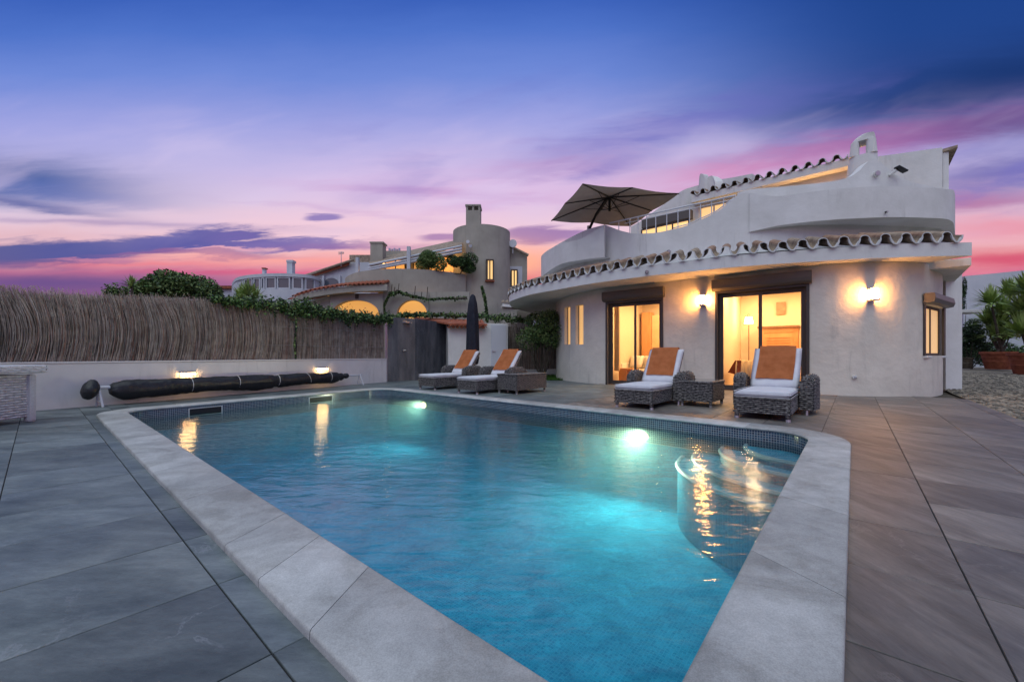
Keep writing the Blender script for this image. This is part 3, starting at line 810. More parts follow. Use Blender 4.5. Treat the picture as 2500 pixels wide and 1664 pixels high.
# water body: clear surface sheet (with ripples) over a tinted volume
def water_mat():
    m = bpy.data.materials.new('pool_water'); m.use_nodes = True; t = m.node_tree; t.nodes.remove(t.nodes['Principled BSDF'])
    tr = t.nodes.new('ShaderNodeBsdfTransparent'); tr.inputs[0].default_value = (.94, 1, 1, 1)
    gl = t.nodes.new('ShaderNodeBsdfGlossy'); gl.inputs['Roughness'].default_value = .11
    fr_ = t.nodes.new('ShaderNodeFresnel'); fr_.inputs[0].default_value = 1.36
    g = t.nodes.new('ShaderNodeNewGeometry'); mp = mapping(t, g.outputs['Position'], (1, 1, 1))
    n1 = noise_n(t, mapping(t, g.outputs['Position'], (1.0, 2.6, 1)), 3.0, 3, .5, .4); n2 = noise_n(t, mapping(t, g.outputs['Position'], (1, 2.2, 1)), 13.0, 3, .55, .3)
    h = X(t, n1.outputs[0]) * 1.0 + X(t, n2.outputs[0]) * .16
    bp = t.nodes.new('ShaderNodeBump'); bp.inputs['Strength'].default_value = 1.0; bp.inputs['Distance'].default_value = .010; t.links.new(h.v, bp.inputs['Height'])
    t.links.new(bp.outputs[0], gl.inputs['Normal']); t.links.new(bp.outputs[0], fr_.inputs['Normal'])
    k_ = (X(t, fr_.outputs[0]) * 1.22 + .0).clamp()
    mx = t.nodes.new('ShaderNodeMixShader'); t.links.new(k_.v, mx.inputs[0]); t.links.new(tr.outputs[0], mx.inputs[1]); t.links.new(gl.outputs[0], mx.inputs[2])
    t.links.new(mx.outputs[0], t.nodes['Material Output'].inputs[0])
    va = t.nodes.new('ShaderNodeVolumeAbsorption'); va.inputs['Color'].default_value = (.16, .77, .97, 1); va.inputs['Density'].default_value = .42
    vsn = t.nodes.new('ShaderNodeVolumeScatter'); vsn.inputs['Color'].default_value = (.45, .88, .92, 1); vsn.inputs['Density'].default_value = .11; vsn.inputs['Anisotropy'].default_value = .35
    ad = t.nodes.new('ShaderNodeAddShader'); t.links.new(va.outputs[0], ad.inputs[0]); t.links.new(vsn.outputs[0], ad.inputs[1])
    t.links.new(ad.outputs[0], t.nodes['Material Output'].inputs['Volume'])
    return m
bm = bmesh.new(); pw = [p + (ccen - p).normalized() * -.004 for p in inner]
t_ = [bm.verts.new(W_(p, WZ)) for p in pw]; b_ = [bm.verts.new(W_(p, FZ - .01)) for p in pw]
bm.faces.new(t_); bm.faces.new(b_)
for i in range(n): bm.faces.new((t_[i], t_[(i + 1) % n], b_[(i + 1) % n], b_[i]))
build('water', bm, water_mat(), kind='structure')
# ================================================================== LOW WALL, REED FENCE, SHOWER, SHED
WA, WB = Vector((-7.66, 6.557)), Vector((-4.17, 13.41)); WD = (WB - WA).normalized(); WN = Vector((-WD.y, WD.x))
def wall_at_px(px_, off=0.0):
    a = WA + WN * off; r_ = (px_ - CX) / F; t = (a.x - r_ * a.y) / (r_ * WD.y - WD.x); return a + WD * t
w0, w1 = WA - WD * 7.0, wall_at_px(944)
lw = empty('garden_wall', V3((w0 + w1) / 2, 0), label='low white plastered wall running behind the pool under the reed fence', cat='wall')
bm = bmesh.new(); Mx = frame2(w0, WD); L_ = (w1 - w0).length; box(bm, (0, 0, -.03), (L_, .16, .755), Mx)
build('wall', bm, M['low_wall'], lw, bevel=.008)
bm = bmesh.new(); box(bm, (0, -.012, .757), (L_ + .004, .172, .785), Mx); build('wall_cap', bm, M['low_wall'], lw, bevel=.006)
# reed fence
def top_z(px_):
    pts = [(-900, 1.86), (0, 1.90), (101, 1.93), (260, 1.99), (400, 2.06), (500, 2.11), (620, 2.16), (710, 2.25), (780, 2.24), (860, 2.20), (950, 2.16)]
    for (a, za), (b, zb) in zip(pts, pts[1:]):
        if px_ <= b: return za + (zb - za) * max(0, (px_ - a)) / (b - a)
    return pts[-1][1]
fence = empty('reed_fence', V3(w1 - WD * 4, 0), label='tall weathered reed fence standing on the low white wall', cat='fence')
def reeds(bm, org, dr, nn, length, count, topf, curl, zb=.76, wr=.0045, spread=.09):
    for _ in range(count):
        s_ = random.random() * length; d = random.uniform(-spread, spread * .6); p0 = org + dr * s_
        px_ = CX + F * p0.x / max(p0.y, .3); tz = topf(px_) + random.gauss(0, .03) - .03; A = curl(px_)
        if random.random() < .18: tz += random.uniform(.0, .07)
        wv = random.uniform(.3, 1.7); ph = random.gauss(0, .035); prev = None; mi = random.choices((0, 1, 2, 3, 4), (30, 34, 14, 10, 18))[0]
        nseg = 6; r_ = wr * random.uniform(.6, 1.25)
        for k_ in range(nseg + 1):
            h = k_ / nseg; sh = A * wv * (math.sin(h * math.pi * .95) * .85 - .95 * h * h - .05) + ph * h + .02 * math.sin(s_ * 3.1) * h
            bulge = -.10 * math.sin(h * math.pi) * wv * (A / .10 + .2)
            p = V3(p0 + dr * sh + nn * (d + bulge), zb + (tz - zb) * h); rr = r_ * (1 - .55 * h)
            ring = [bm.verts.new(p + V3(dr * rr, 0)), bm.verts.new(p - V3(nn * rr, 0)), bm.verts.new(p - V3(dr * rr, 0))]
            if prev:
                for a in (0, 1): bm.faces.new((prev[a], prev[a + 1], ring[a + 1], ring[a])).material_index = mi
            prev = ring
RM = [M['reed0'], M['reed1'], M['reed2'], M['reed3'], M['reed4']]
Lf = (w1 - w0).length
def curlf(px_): return (.062 if px_ < 640 else max(.012, .062 - (px_ - 640) / 100 * .05)) * (.75 + .7 * noise.noise(Vector((px_ * .011, 5, 0))))
bm = bmesh.new(); reeds(bm, w0 + WN * .20 + WD * 3.0, WD, WN, Lf - 3.0, 15000, top_z, curlf, wr=.0036)
build('reeds', bm, RM, fence, recalc=False, kind='stuff')
bm = bmesh.new()
for k_ in range(60):
    a, b = w0 + WN * .30 + WD * (Lf * k_ / 60), w0 + WN * .30 + WD * (Lf * (k_ + 1) / 60)
    za, zb_ = (top_z(CX + F * q.x / max(q.y, .3)) - .10 for q in (a, b))
    bm.faces.new([bm.verts.new(V3(a, .7)), bm.verts.new(V3(b, .7)), bm.verts.new(V3(b, zb_)), bm.verts.new(V3(a, za))])
build('backing_mat', bm, M['reed4'], fence, recalc=False)
bm = bmesh.new(); pg = wall_at_px(722, .02)
tube(bm, [V3(pg, .76), V3(pg, 2.24)], .022, 8); build('post', bm, M['black'], fence)
for z in (1.15, 1.62):
    bm = bmesh.new(); tube(bm, [V3(w0 + WN * .06 + WD * x, z + .01 * math.sin(x * 5)) for x in [Lf * .72 + (Lf * .28) * q / 14 for q in range(15)]], .003, 4)
    build('tie_wire', bm, M['steel'], fence)
# plume grasses peeking over the left end
bm = bmesh.new()
for _ in range(220):
    px_ = random.choice([random.gauss(30, 28), random.gauss(110, 60), random.uniform(0, 900)]); p = wall_at_px(px_, .22); z = top_z(px_) - .05
    l = random.uniform(.06, .17); lean = random.uniform(-.12, .06)
    tube(bm, [V3(p, z), V3(p + WD * lean * .5, z + l * .6), V3(p + WD * lean, z + l)], [.0025, .002, .004], 3, False)
build('seed_heads', bm, M['reed0'], fence, kind='stuff')
# fence continues to the right of the shed
f2a, f2b = at(1228, 17.0), at(1500, 19.0); d2 = (f2b - f2a).normalized()
fence2 = empty('reed_fence', V3((f2a + f2b) / 2, 0), label='dark reed fence between the white shed and the round green bush', cat='fence')
bm = bmesh.new(); reeds(bm, f2a, d2, Vector((-d2.y, d2.x)), (f2b - f2a).length, 1100, lambda q: 2.25, lambda q: .03, zb=.0, wr=.008)
build('reeds', bm, RM, fence2, recalc=False, kind='stuff')
bm = bmesh.new(); Mx = frame2(f2a + Vector((0, .12)), d2); box(bm, (0, 0, 0), ((f2b - f2a).length, .04, 2.1), Mx); build('backing_mat', bm, M['reed4'], fence2)
bm = bmesh.new(); Mx = frame2(at(1228, 16.9), d2); box(bm, (0, -.12, -.02), (5, 0, .28), Mx)
build('kerb_wall', bm, M['low_wall'], fence2, bevel=.01)
# ivy over the fence top
def ivy(name, rows, n, size, label, cat='hedge', grp=None):
    """rows = (px, depth, y centre, half height px, half depth m)"""
    root = empty(name, V3(at(rows[len(rows) // 2][0], rows[len(rows) // 2][1]), 1.5), label=label, cat=cat, group=grp); bm = bmesh.new()
    for _ in range(n):
        k_ = random.random() * (len(rows) - 1); i = int(k_); t = k_ - i; r_ = [a + (b - a) * t for a, b in zip(rows[i], rows[i + 1])]
        lump = .55 + .9 * abs(noise.noise(Vector((r_[0] * .03, 3, 0))))
        yy = r_[2] + random.gauss(0, .45) * r_[3] * lump + abs(random.gauss(0, .3)) * r_[3] * (noise.noise(Vector((r_[0] * .05, 9, 0))) > .1)
        d = r_[1] + random.gauss(0, .5) * r_[4]; p = V3(at(r_[0], d), zt(yy, r_[1]))
        a = Vector((random.gauss(0, 1), random.gauss(0, 1), random.gauss(0, .8))).normalized(); b = a.cross(Vector((random.gauss(0, 1), random.gauss(0, 1), random.gauss(0, 1)))).normalized(); s_ = size * random.uniform(.6, 1.4)
        f = bm.faces.new([bm.verts.new(p + a * s_), bm.verts.new(p + b * s_ * .7), bm.verts.new(p - a * s_), bm.verts.new(p - b * s_ * .7)]); f.material_index = random.choices((0, 1, 2), (5, 6, 2))[0]
    build('leaves', bm, [M['leafA'], M['leafB'], M['leafC']], root, recalc=False, kind='stuff')
    bm = bmesh.new(); tube(bm, [V3(at(r_[0], r_[1]), zt(r_[2] + 4 * math.sin(i * 2.1), r_[1])) for i, r_ in enumerate(rows)], .012, 5); build('stem', bm, M['bark'], root)
    return root
ivy('ivy', [(515, 8.9, 730, 12, .2), (600, 9.5, 739, 24, .25), (680, 10.3, 748, 30, .25), (722, 10.7, 758, 36, .25), (760, 11.0, 756, 28, .25), (830, 11.8, 767, 24, .25), (900, 12.8, 775, 24, .25), (960, 13.6, 780, 18, .3)], 9500, .034, 'leafy ivy spilling over the top of the reed fence', 'ivy')
ivy('ivy', [(950, 13.9, 776, 12, .3), (1000, 15, 768, 11, .3), (1080, 16.5, 768, 10, .3), (1150, 17, 770, 10, .3), (1230, 17.2, 776, 12, .3), (1300, 17.4, 784, 13, .3)], 2600, .05, 'clipped ivy ridge behind the shower wall and the terracotta shed roof', 'ivy')
# vine strand down the gap of the fence
ivy('climbing_vine', [(722, 10.3, 770, 16, .08), (724, 10.3, 800, 16, .08), (718, 10.3, 840, 10, .06), (722, 10.3, 870, 8, .05)], 160, .028, 'thin climbing vine in the dark gap of the reed fence', 'vine')
# small wall lamps on the low wall
for px_, py_, lab in ((457, 912, 'small lit wall lamp above the middle of the rolled cover, nearer the viewer'), (785, 900, 'small lit wall lamp above the far end of the rolled cover')):
    p = wall_at_px(px_); z = zt(py_, p.y); root = empty('wall_lamp', V3(p, z), label=lab, cat='wall lamp', group='lamps on the low pool wall')
    Mx = frame2(p, WD, z); k_ = 1.0 + .25 * (px_ > 700)
    bm = bmesh.new(); box(bm, (-.13 * k_, -.085, .018), (.13 * k_, -.001, .045), Mx); box(bm, (-.13 * k_, -.012, -.05), (.13 * k_, -.001, .018), Mx); build('housing', bm, M['steel'], root, bevel=.003)
    bm = bmesh.new(); box(bm, (-.115 * k_, -.075, -.028), (.115 * k_, -.014, .0175), Mx); build('diffuser', bm, emis('wall_lamp_glow', (1.0, .58, .22), 48), root, bevel=.004)
# pool cover roller
ra, rb = wall_at_px(240, -.23), wall_at_px(872, -.23)
rl = empty('pool_cover_roller', V3((ra + rb) / 2, 0), label='long black rolled pool cover lying on a low stand along the wall', cat='pool cover')
pa, pb = wall_at_px(268, -.23), wall_at_px(838, -.23); dr = (pb - pa); Lr = dr.length; dr.normalize(); nr = Vector((-dr.y, dr.x))
bm = bmesh.new(); rings = []; NS = 110
for i in range(NS + 1):
    t = i / NS; c_ = V3(pa + dr * (Lr * t), .300 - .01 * t); e_ = min(1, t * 26, (1 - t) * 14); rr = .142 * (.45 + .55 * e_ ** .5) * (1 - .12 * t)
    ring = []
    for k_ in range(28):
        a = 2 * math.pi * k_ / 28; sg = math.sin(a); wob = noise.noise(Vector((t * 16, math.cos(a) * 1.3, sg * 1.3))) * .012 + noise.noise(Vector((t * 55 + sg * 2.2, a, 2))) * .010
        wob += .016 * max(0, noise.noise(Vector((t * 7, a * 2.4, 7)))) ** .5 - .009 * (abs(math.sin(a * 3 + t * 9 + 2 * noise.noise(Vector((t * 12, 0, 1))))) < .16)
        sagv = -.055 * max(0, -sg) * (.5 + .5 * math.sin(t * 13 + 1.0)) * e_ - (.02 * max(0, -sg))
        pinch = .82 if abs(t - .60) < .012 or abs(t - .965) < .01 else 1.0
        ring.append(bm.verts.new(c_ + V3(nr * (math.cos(a) * (rr + wob) * pinch), (sg * (rr + wob)) * pinch + sagv)))
    rings.append(ring)
for a, b in zip(rings, rings[1:]):
    for k_ in range(28): bm.faces.new((a[k_], a[(k_ + 1) % 28], b[(k_ + 1) % 28], b[k_]))
bm.faces.new(rings[0]); bm.faces.new(rings[-1])
build('cover_roll', bm, M['black_tarp'], rl, smooth=True)
for t0, t1 in ((.24, .246), (.42, .426), (.60, .612), (.74, .80), (.90, .905)):
    bm = bmesh.new(); pts = []
    for k_ in range(15):
        a = R(-150 + 300 * k_ / 14) + R(180); q = k_ / 14
        pts.append(V3(pa + dr * (Lr * (t0 + (t1 - t0) * q)) + nr * math.cos(a) * .150, .296 + math.sin(a) * .150))
    tube(bm, pts, .006, 5); build('strap', bm, M['white'], rl)
bm = bmesh.new(); tube(bm, [V3(ra - dr * .05, .34), V3(pa + dr * .1, .32)], .03, 12); build('axle', bm, M['alu_white'], rl)
bm = bmesh.new(); tube(bm, [V3(pb - dr * .02, .30), V3(rb + dr * .18, .30)], .022, 12); build('axle', bm, M['alu_white'], rl)
for q, (h0, sx) in enumerate(((ra, -.0), (rb + dr * .10, 0))):
    for sgn in (-1, 1):
        bm = bmesh.new(); tube(bm, [V3(h0 + nr * sgn * .02, .33 - .03 * q), V3(h0 + nr * sgn * .13 + dr * .02, .0)], .017, 8); build('leg', bm, M['alu_white'], rl)
    bm = bmesh.new(); tube(bm, [V3(h0 - nr * .09, .10), V3(h0 + nr * .09, .10)], .010, 6); build('crossbar', bm, M['alu_white'], rl)
bm = bmesh.new(); bmesh.ops.create_uvsphere(bm, u_segments=20, v_segments=14, radius=1)
hc = ra - dr * .10
for v_ in bm.verts:
    p = v_.co.copy(); nz_ = noise.noise(p * 2.5) * .08; k2 = 1 - .45 * max(0, p.z) ; v_.co = V3(hc, .325) + V3(dr * (p.x * .115 * (1 + nz_)) * 1 + dr * (.03 * p.z) + nr * (p.y * .12 * k2), p.z * .17 * (1 + nz_) - .02)
build('handwheel_cover', bm, M['black_tarp'], rl, smooth=True)
bm = bmesh.new(); bmesh.ops.create_uvsphere(bm, u_segments=14, v_segments=10, radius=1)
for v_ in bm.verts: p = v_.co.copy(); v_.co = V3(pb + dr * .09, .295) + V3(dr * p.x * .10 + nr * p.y * .075, p.z * .075 * (1 + .3 * noise.noise(p * 3)))
build('end_knot', bm, M['black_tarp'], rl, smooth=True)

# white wicker chest at the left edge
cx0 = Vector((-6.46, 5.52)); ex = Vector((-.05, 1)).normalized()
ch = empty('storage_chest', V3(cx0 - ex * .8, 0), label='white wicker storage chest with a lid at the left edge of the terrace', cat='chest')
Mx = frame2(cx0 - ex * 1.75, ex)
def xf(bm, M_):
    for v_ in bm.verts: v_.co = M_ @ v_.co
bm = bmesh.new(); weave_box(bm, .05, 1.66, .03, .80, .07, .635, .09, .034, 'fr', .010); xf(bm, Mx); build('side_panel', bm, [M['wickerW'], M['wickerWB']], ch, recalc=False)
bm = bmesh.new(); box(bm, (.06, .045, .08), (1.645, .78, .63), Mx); build('inner_box', bm, M['wickerWB'], ch)
for x, y in ((.02, 0), (1.62, 0), (1.62, .74), (.02, .74)):
    bm = bmesh.new(); box(bm, (x, y, 0), (x + .09, y + .09, .64), Mx)
    build('leg', bm, M['wickerWF'], ch, bevel=.03)
bm = bmesh.new(); box(bm, (-.04, -.05, .655), (1.80, .90, .765), Mx); build('lid', bm, M['wickerWF'], ch, bevel=.03)
bm = bmesh.new(); weave_box(bm, -.03, 1.785, -.056, .86, .665, .755, .07, .020, 'fr', .008); xf(bm, Mx); build('lid_weave', bm, [M['wickerW'], M['wickerWB']], ch, recalc=False)

# shower wall of dark marble
sw = empty('shower_wall', V3(at(1014, 14.5), 0), label='dark veined marble shower wall with two panels and a chrome shower head', cat='shower wall')
p0, p1, p2 = at(946, 13.55), at(1014, 14.3), at(1094, 16.3)
def slab(a, b, z0, z1, th, m, parent, name='panel', tilt=0.0):
    d = (b - a); Mx = frame2(a, d); bm = bmesh.new(); box(bm, (0, 0, z0), (d.length, th, z1), Mx); return build(name, bm, m, parent, bevel=.004)
slab(p0, p1 - (p1 - p0).normalized() * .01, 0, 2.18, .12, M['marble2'], sw); slab(p1, p2, 0, 2.19, .12, M['marble'], sw)
bm = bmesh.new(); box(bm, (-.012, -.002, 0), (-.001, .13, 2.185), frame2(p0, p1 - p0)); build('edge_trim', bm, M['steel'], sw)
Mx = frame2(at(990, 14.05), p1 - p0, 0)
bm = bmesh.new(); box(bm, (-.12, -.22, 2.00), (.12, -.06, 2.02), Mx); box(bm, (-.14, -.06, 2.0), (.14, -.002, 2.07), Mx); build('shower_head', bm, M['steel'], sw)
bm = bmesh.new(); tube(bm, [Mx @ Vector((-.10, -.003, 1.06)), Mx @ Vector((-.10, -.06, 1.06))], .035, 10); tube(bm, [Mx @ Vector((-.10, -.05, 1.06)), Mx @ Vector((-.02, -.07, 1.07))], .012, 6); build('tap', bm, M['steel'], sw)
# white shed with terracotta roof
sh = empty('garden_shed', V3(at(1160, 16), 0), label='small white garden shed with door and sloping terracotta tile roof', cat='shed')
s0, s1 = at(1094, 15.3), at(1240, 15.9); Mx = frame2(s0, s1 - s0); Ls = (s1 - s0).length
bm = bmesh.new(); box(bm, (0, 0, 0), (Ls, 2.2, 2.13), Mx); build('wall', bm, M['plaster'], sh, bevel=.006)
bm = bmesh.new(); box(bm, (Ls - .68, -.03, .02), (Ls - .08, -.003, 2.08), Mx); dr_ = build('door', bm, M['alu_white'], sh, bevel=.004)
bm = bmesh.new(); box(bm, (Ls - .64, -.06, 1.0), (Ls - .62, -.032, 1.08), Mx); box(bm, (Ls - .64, -.075, 1.03), (Ls - .50, -.06, 1.05), Mx); build('handle', bm, M['steel'], dr_)
def barrel(bm, p, ax, side, L, r, up=1, th=.012, n=6, rz=1.0, mi=0, rim=None):
    """half-pipe roof tile: p front centre, ax axis direction, side across"""
    upv = Vector((0, 0, 1)) * up; A = []
    for q in (0, 1):
        row = []
        for rr in (r, r - th):
            for k_ in range(n + 1):
                a = math.pi * k_ / n; row.append(bm.verts.new(p + ax * (L * q) + side * (math.cos(a) * rr) + upv * (math.sin(a) * (rr * rz if rr == r else r * rz - th))))
        A.append(row)
    m_ = n + 1
    for k_ in range(n):
        for o_ in (0, m_):
            bm.faces.new((A[0][o_ + k_], A[0][o_ + k_ + 1], A[1][o_ + k_ + 1], A[1][o_ + k_])).material_index = mi
        f = bm.faces.new((A[0][k_], A[0][k_ + 1], A[0][m_ + k_ + 1], A[0][m_ + k_])); f.material_index = mi if rim is None else rim
    for k_ in (0, n): bm.faces.new((A[0][k_], A[1][k_], A[1][m_ + k_], A[0][m_ + k_])).material_index = mi
# roof: eave on the pool side, ridge behind
e0, e1 = at(1096, 15.05), at(1190, 15.35); k_side = (e1 - e0).normalized(); back = Vector((-k_side.y, k_side.x)); nT = 9; Lr_ = (e1 - e0).length
for i in range(nT):
    bm = bmesh.new(); p = V3(e0 + k_side * (Lr_ * (i + .5) / nT), 1.93 - .0 * i); ax = (V3(back, .30)).normalized()
    barrel(bm, p, ax, V3(k_side, 0), 1.2, Lr_ / nT * .42, 1, rz=1.1); build('roof_tile', bm, M['terracotta'], sh, smooth=False, recalc=False)
    bm = bmesh.new(); p = V3(e0 + k_side * (Lr_ * i / nT), 1.94); barrel(bm, p + ax * .02, ax, V3(k_side, 0), 1.2, Lr_ / nT * .40, -1, rz=.7); build('roof_tile', bm, M['terracotta'], sh, recalc=False)
bm = bmesh.new(); q = [V3(at(1012, 16.4), 2.38), V3(at(1096, 15.1), 2.02), V3(at(1190, 15.4), 2.02), V3(at(1150, 17.4), 2.36)]
lo_ = [bm.verts.new(v_) for v_ in q]; hi_ = [bm.verts.new(v_ + Vector((0, 0, .06))) for v_ in q]
bm.faces.new(lo_); bm.faces.new(hi_)
for i in range(4): bm.faces.new((lo_[i], lo_[(i + 1) % 4], hi_[(i + 1) % 4], hi_[i]))
build('roof', bm, M['terracotta'], sh)

# closed parasol
cp = empty('closed_parasol', V3(at(1154, 12.6), 0), label='tall closed black parasol in its cover behind the left-hand loungers', cat='parasol')
bm = bmesh.new(); tz_ = zt(718, 12.6); prof = [(.02, .55), (.15, .62), (.185, .80), (.19, 1.1), (.175, 1.6), (.165, 2.1), (.13, 2.5), (.075, tz_ - .06), (.02, tz_)]
rings = []
for r_, z in prof:
    rings.append([bm.verts.new(V3(at(1154, 12.6), 0) + Vector((math.cos(a) * r_ * (1 + .13 * math.sin(a * 6 + z)), math.sin(a) * r_ * (1 + .13 * math.sin(a * 6 + z)), z))) for a in [2 * math.pi * k_ / 36 for k_ in range(36)]])
for a, b in zip(rings, rings[1:]):
    for k_ in range(36): bm.faces.new((a[k_], a[(k_ + 1) % 36], b[(k_ + 1) % 36], b[k_]))
bm.faces.new(rings[0]); bm.faces.new(rings[-1]); build('cover', bm, M['navy'], cp, smooth=True)
bm = bmesh.new(); tube(bm, [V3(at(1154, 12.6), 0.05), V3(at(1154, 12.6), .7)], .03, 10); build('pole', bm, M['steel'], cp)
bm = bmesh.new(); lathe(bm, [(.001, .07), (.24, .06), (.26, .0), (.001, 0)], at(1154, 12.6)); build('base', bm, M['black'], cp)
# lawn behind
sheet('lawn', [at(1250, 14.2), at(1372, 14.2), at(1420, 18), at(1240, 18)], .012, M['grass'], kind='structure')
bm = bmesh.new()
for _ in range(2600):
    d = random.uniform(14.25, 17.6); px_ = random.uniform(1252, 1400); p = V3(at(px_, d), .012); a = random.uniform(0, 6.28); s_ = Vector((math.cos(a), math.sin(a), 0)) * .012
    bm.faces.new([bm.verts.new(p + s_), bm.verts.new(p - s_), bm.verts.new(p + Vector((random.gauss(0, .02), random.gauss(0, .02), random.uniform(.05, .10))))])
build('grass', bm, M['grass'], recalc=False, kind='stuff')
# round bush on stems
def shrub(name, base, c, r, n, size, label, cat, stems=0, mats=('leafA', 'leafB', 'leafC'), wts=(5, 4, 2), lobes=9, grp=None, shell=.45):
    root = empty(name, base, label=label, cat=cat, group=grp); bm = bmesh.new()
    leaf_cloud(bm, c, r, n, size, shell, mi=sum(([i] * w for i, w in enumerate(wts)), []), lobes=lobes)
    build('foliage', bm, [M[m_] for m_ in mats], root, recalc=False)
    if stems:
        bm = bmesh.new(); b0 = Vector(base)
        for _ in range(stems):
            t = Vector(c) + Vector((random.uniform(-.75, .75) * r[0], random.uniform(-.6, .6) * r[1], random.uniform(-.5, .2) * r[2])); q = b0 + Vector((random.uniform(-.05, .05), random.uniform(-.05, .05), 0))
            m_ = q.lerp(t, .45) + Vector(((t.x - b0.x) * .18, 0, -.06)); tube(bm, [q, m_, t], [.026, .017, .007], 5)
        build('stem', bm, M['bark'], root)
    return root
bp_ = at(1322, 15.2)
shrub('round_bush', V3(bp_, 0), V3(at(1326, 15.2), zt(806, 15.2)), (1.02, .8, .86), 7500, .045, 'round green bush with bare branching stems beside the villa wall', 'bush', 16, wts=(5, 2, 5), lobes=12)

# ================================================================== VILLA
villa = empty('villa', V3((5.5, 13.0), 0), label='white curved villa with scalloped roof tiles, roof terrace and lit doors', cat='house')
Wp = Path([(3.2, 19.5), (2.2, 17.6), (1.74, 15.9), (1.78, 14.6), (2.12, 13.4), (2.84, 12.29), (4.19, 11.21), (5.54, 10.13), (6.89, 9.08), (7.62, 8.80), (8.30, 8.72), (8.95, 8.84), (9.55, 9.10), (10.2, 9.55), (10.45, 9.78)])
ZE = 2.92
sA = Wp.of_px(1378, 3.4); sB = Wp.of_px(1392, sA); sC = Wp.of_px(1405, sA); sD = Wp.of_px(1424, sA)
s1a, s1b = Wp.of_px(1479, sA), Wp.of_px(1619, sA); s2a, s2b = Wp.of_px(1746, sA), Wp.of_px(1975, sA); s3a, s3b = Wp.of_px(2256, sA), Wp.of_px(2306, sA)
hz = lambda s_, y: zt(y, Wp.at(s_).y)
w3 = (hz(s3a, 868), hz(s3a, 742))
holes = [(sA, sB, hz(sA, 841), hz(sA, 751)), (sC, sD, hz(sC, 841), hz(sC, 746)), (s1a, s1b, 0.0, 2.50), (s2a, s2b, 0.0, 2.52), (s3a, s3b, w3[0], w3[1])]
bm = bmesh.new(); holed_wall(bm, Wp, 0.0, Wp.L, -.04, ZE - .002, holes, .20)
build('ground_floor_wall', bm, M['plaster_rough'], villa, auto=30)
# second wall volume to the right
bm = bmesh.new(); q0, q1 = at(2309, 10.35), at(2349, 10.35); box(bm, (q0.x, q0.y, -.04), (q1.x, q0.y + 5, 3.0)); build('side_wall', bm, M['plaster'], villa)
# eave
Ep = Path([(1.9, 20.6), (.75, 19.0), (.05, 17.2), (-.10, 15.5), (.27, 14.25), (.68, 13.4), (1.34, 12.55), (2.22, 11.45), (3.37, 10.42), (4.36, 9.76), (5.17, 9.26), (6.28, 8.82), (7.22, 8.52), (8.32, 8.30), (9.36, 8.20)])
bm = bmesh.new(); NE = 120; ep = [Ep.at(Ep.L * i / NE) for i in range(NE + 1)]; eo = offset_path(ep, .10)
def ring_extrude(bm, cols):
    L = [[bm.verts.new(v_) for v_ in c_] for c_ in cols]
    for a, b in zip(L, L[1:]):
        for k_ in range(len(a)): bm.faces.new((a[k_], a[(k_ + 1) % len(a)], b[(k_ + 1) % len(a)], b[k_]))
    bm.faces.new(L[0]); bm.faces.new(L[-1])
ring_extrude(bm, [[V3(p, ZE), V3(p, 3.19), V3(q, 3.19), V3(q, ZE)] for p, q in zip(ep, eo)])
build('fascia', bm, M['plaster'], villa, auto=30)
bm = bmesh.new(); prev = None; wi = 0
wall_pts = [Wp.at(Wp.L * i / 300) for i in range(301)]
for i in range(NE + 1):
    p = eo[i]; jn = min(range(wi, 301), key=lambda k_: (wall_pts[k_] - p).length); wi = jn; w = wall_pts[jn]; w = w + (w - p).normalized() * .1
    cur = (bm.verts.new(V3(p - (w - p).normalized() * .004, ZE + .006)), bm.verts.new(V3(w, ZE + .006)))
    if prev: bm.faces.new((prev[0], prev[1], cur[1], cur[0]))
    prev = cur
build('soffit', bm, M['plaster'], villa, recalc=False)
UP = [(1326, 17.4), (1332, 16.6), (1346, 15.6), (1377, 14.5), (1428, 13.6), (1476, 13.0), (1560, 12.0), (1680, 11.1), (1800, 10.35), (1832, 10.2), (1953, 9.85), (2071, 9.70), (2200, 9.85), (2278, 10.1), (2306, 10.6), (2322, 11.6)]
Up = Path([tuple(at(a, b)) for a, b in UP])
up_pts = [Up.at(Up.L * i / 300) for i in range(301)]
bm = bmesh.new(); prev = None; wi = 0
for i in range(NE + 1):
    p = eo[i]; jn = min(range(wi, 301), key=lambda k_: (up_pts[k_] - p).length); wi = jn; w = up_pts[jn]
    cur = (bm.verts.new(V3(p, 3.18)), bm.verts.new(V3(w, 3.52)))
    if prev: bm.faces.new((prev[0], prev[1], cur[1], cur[0]))
    prev = cur
build('skirt_roof', bm, M['mortar'], villa, recalc=False)
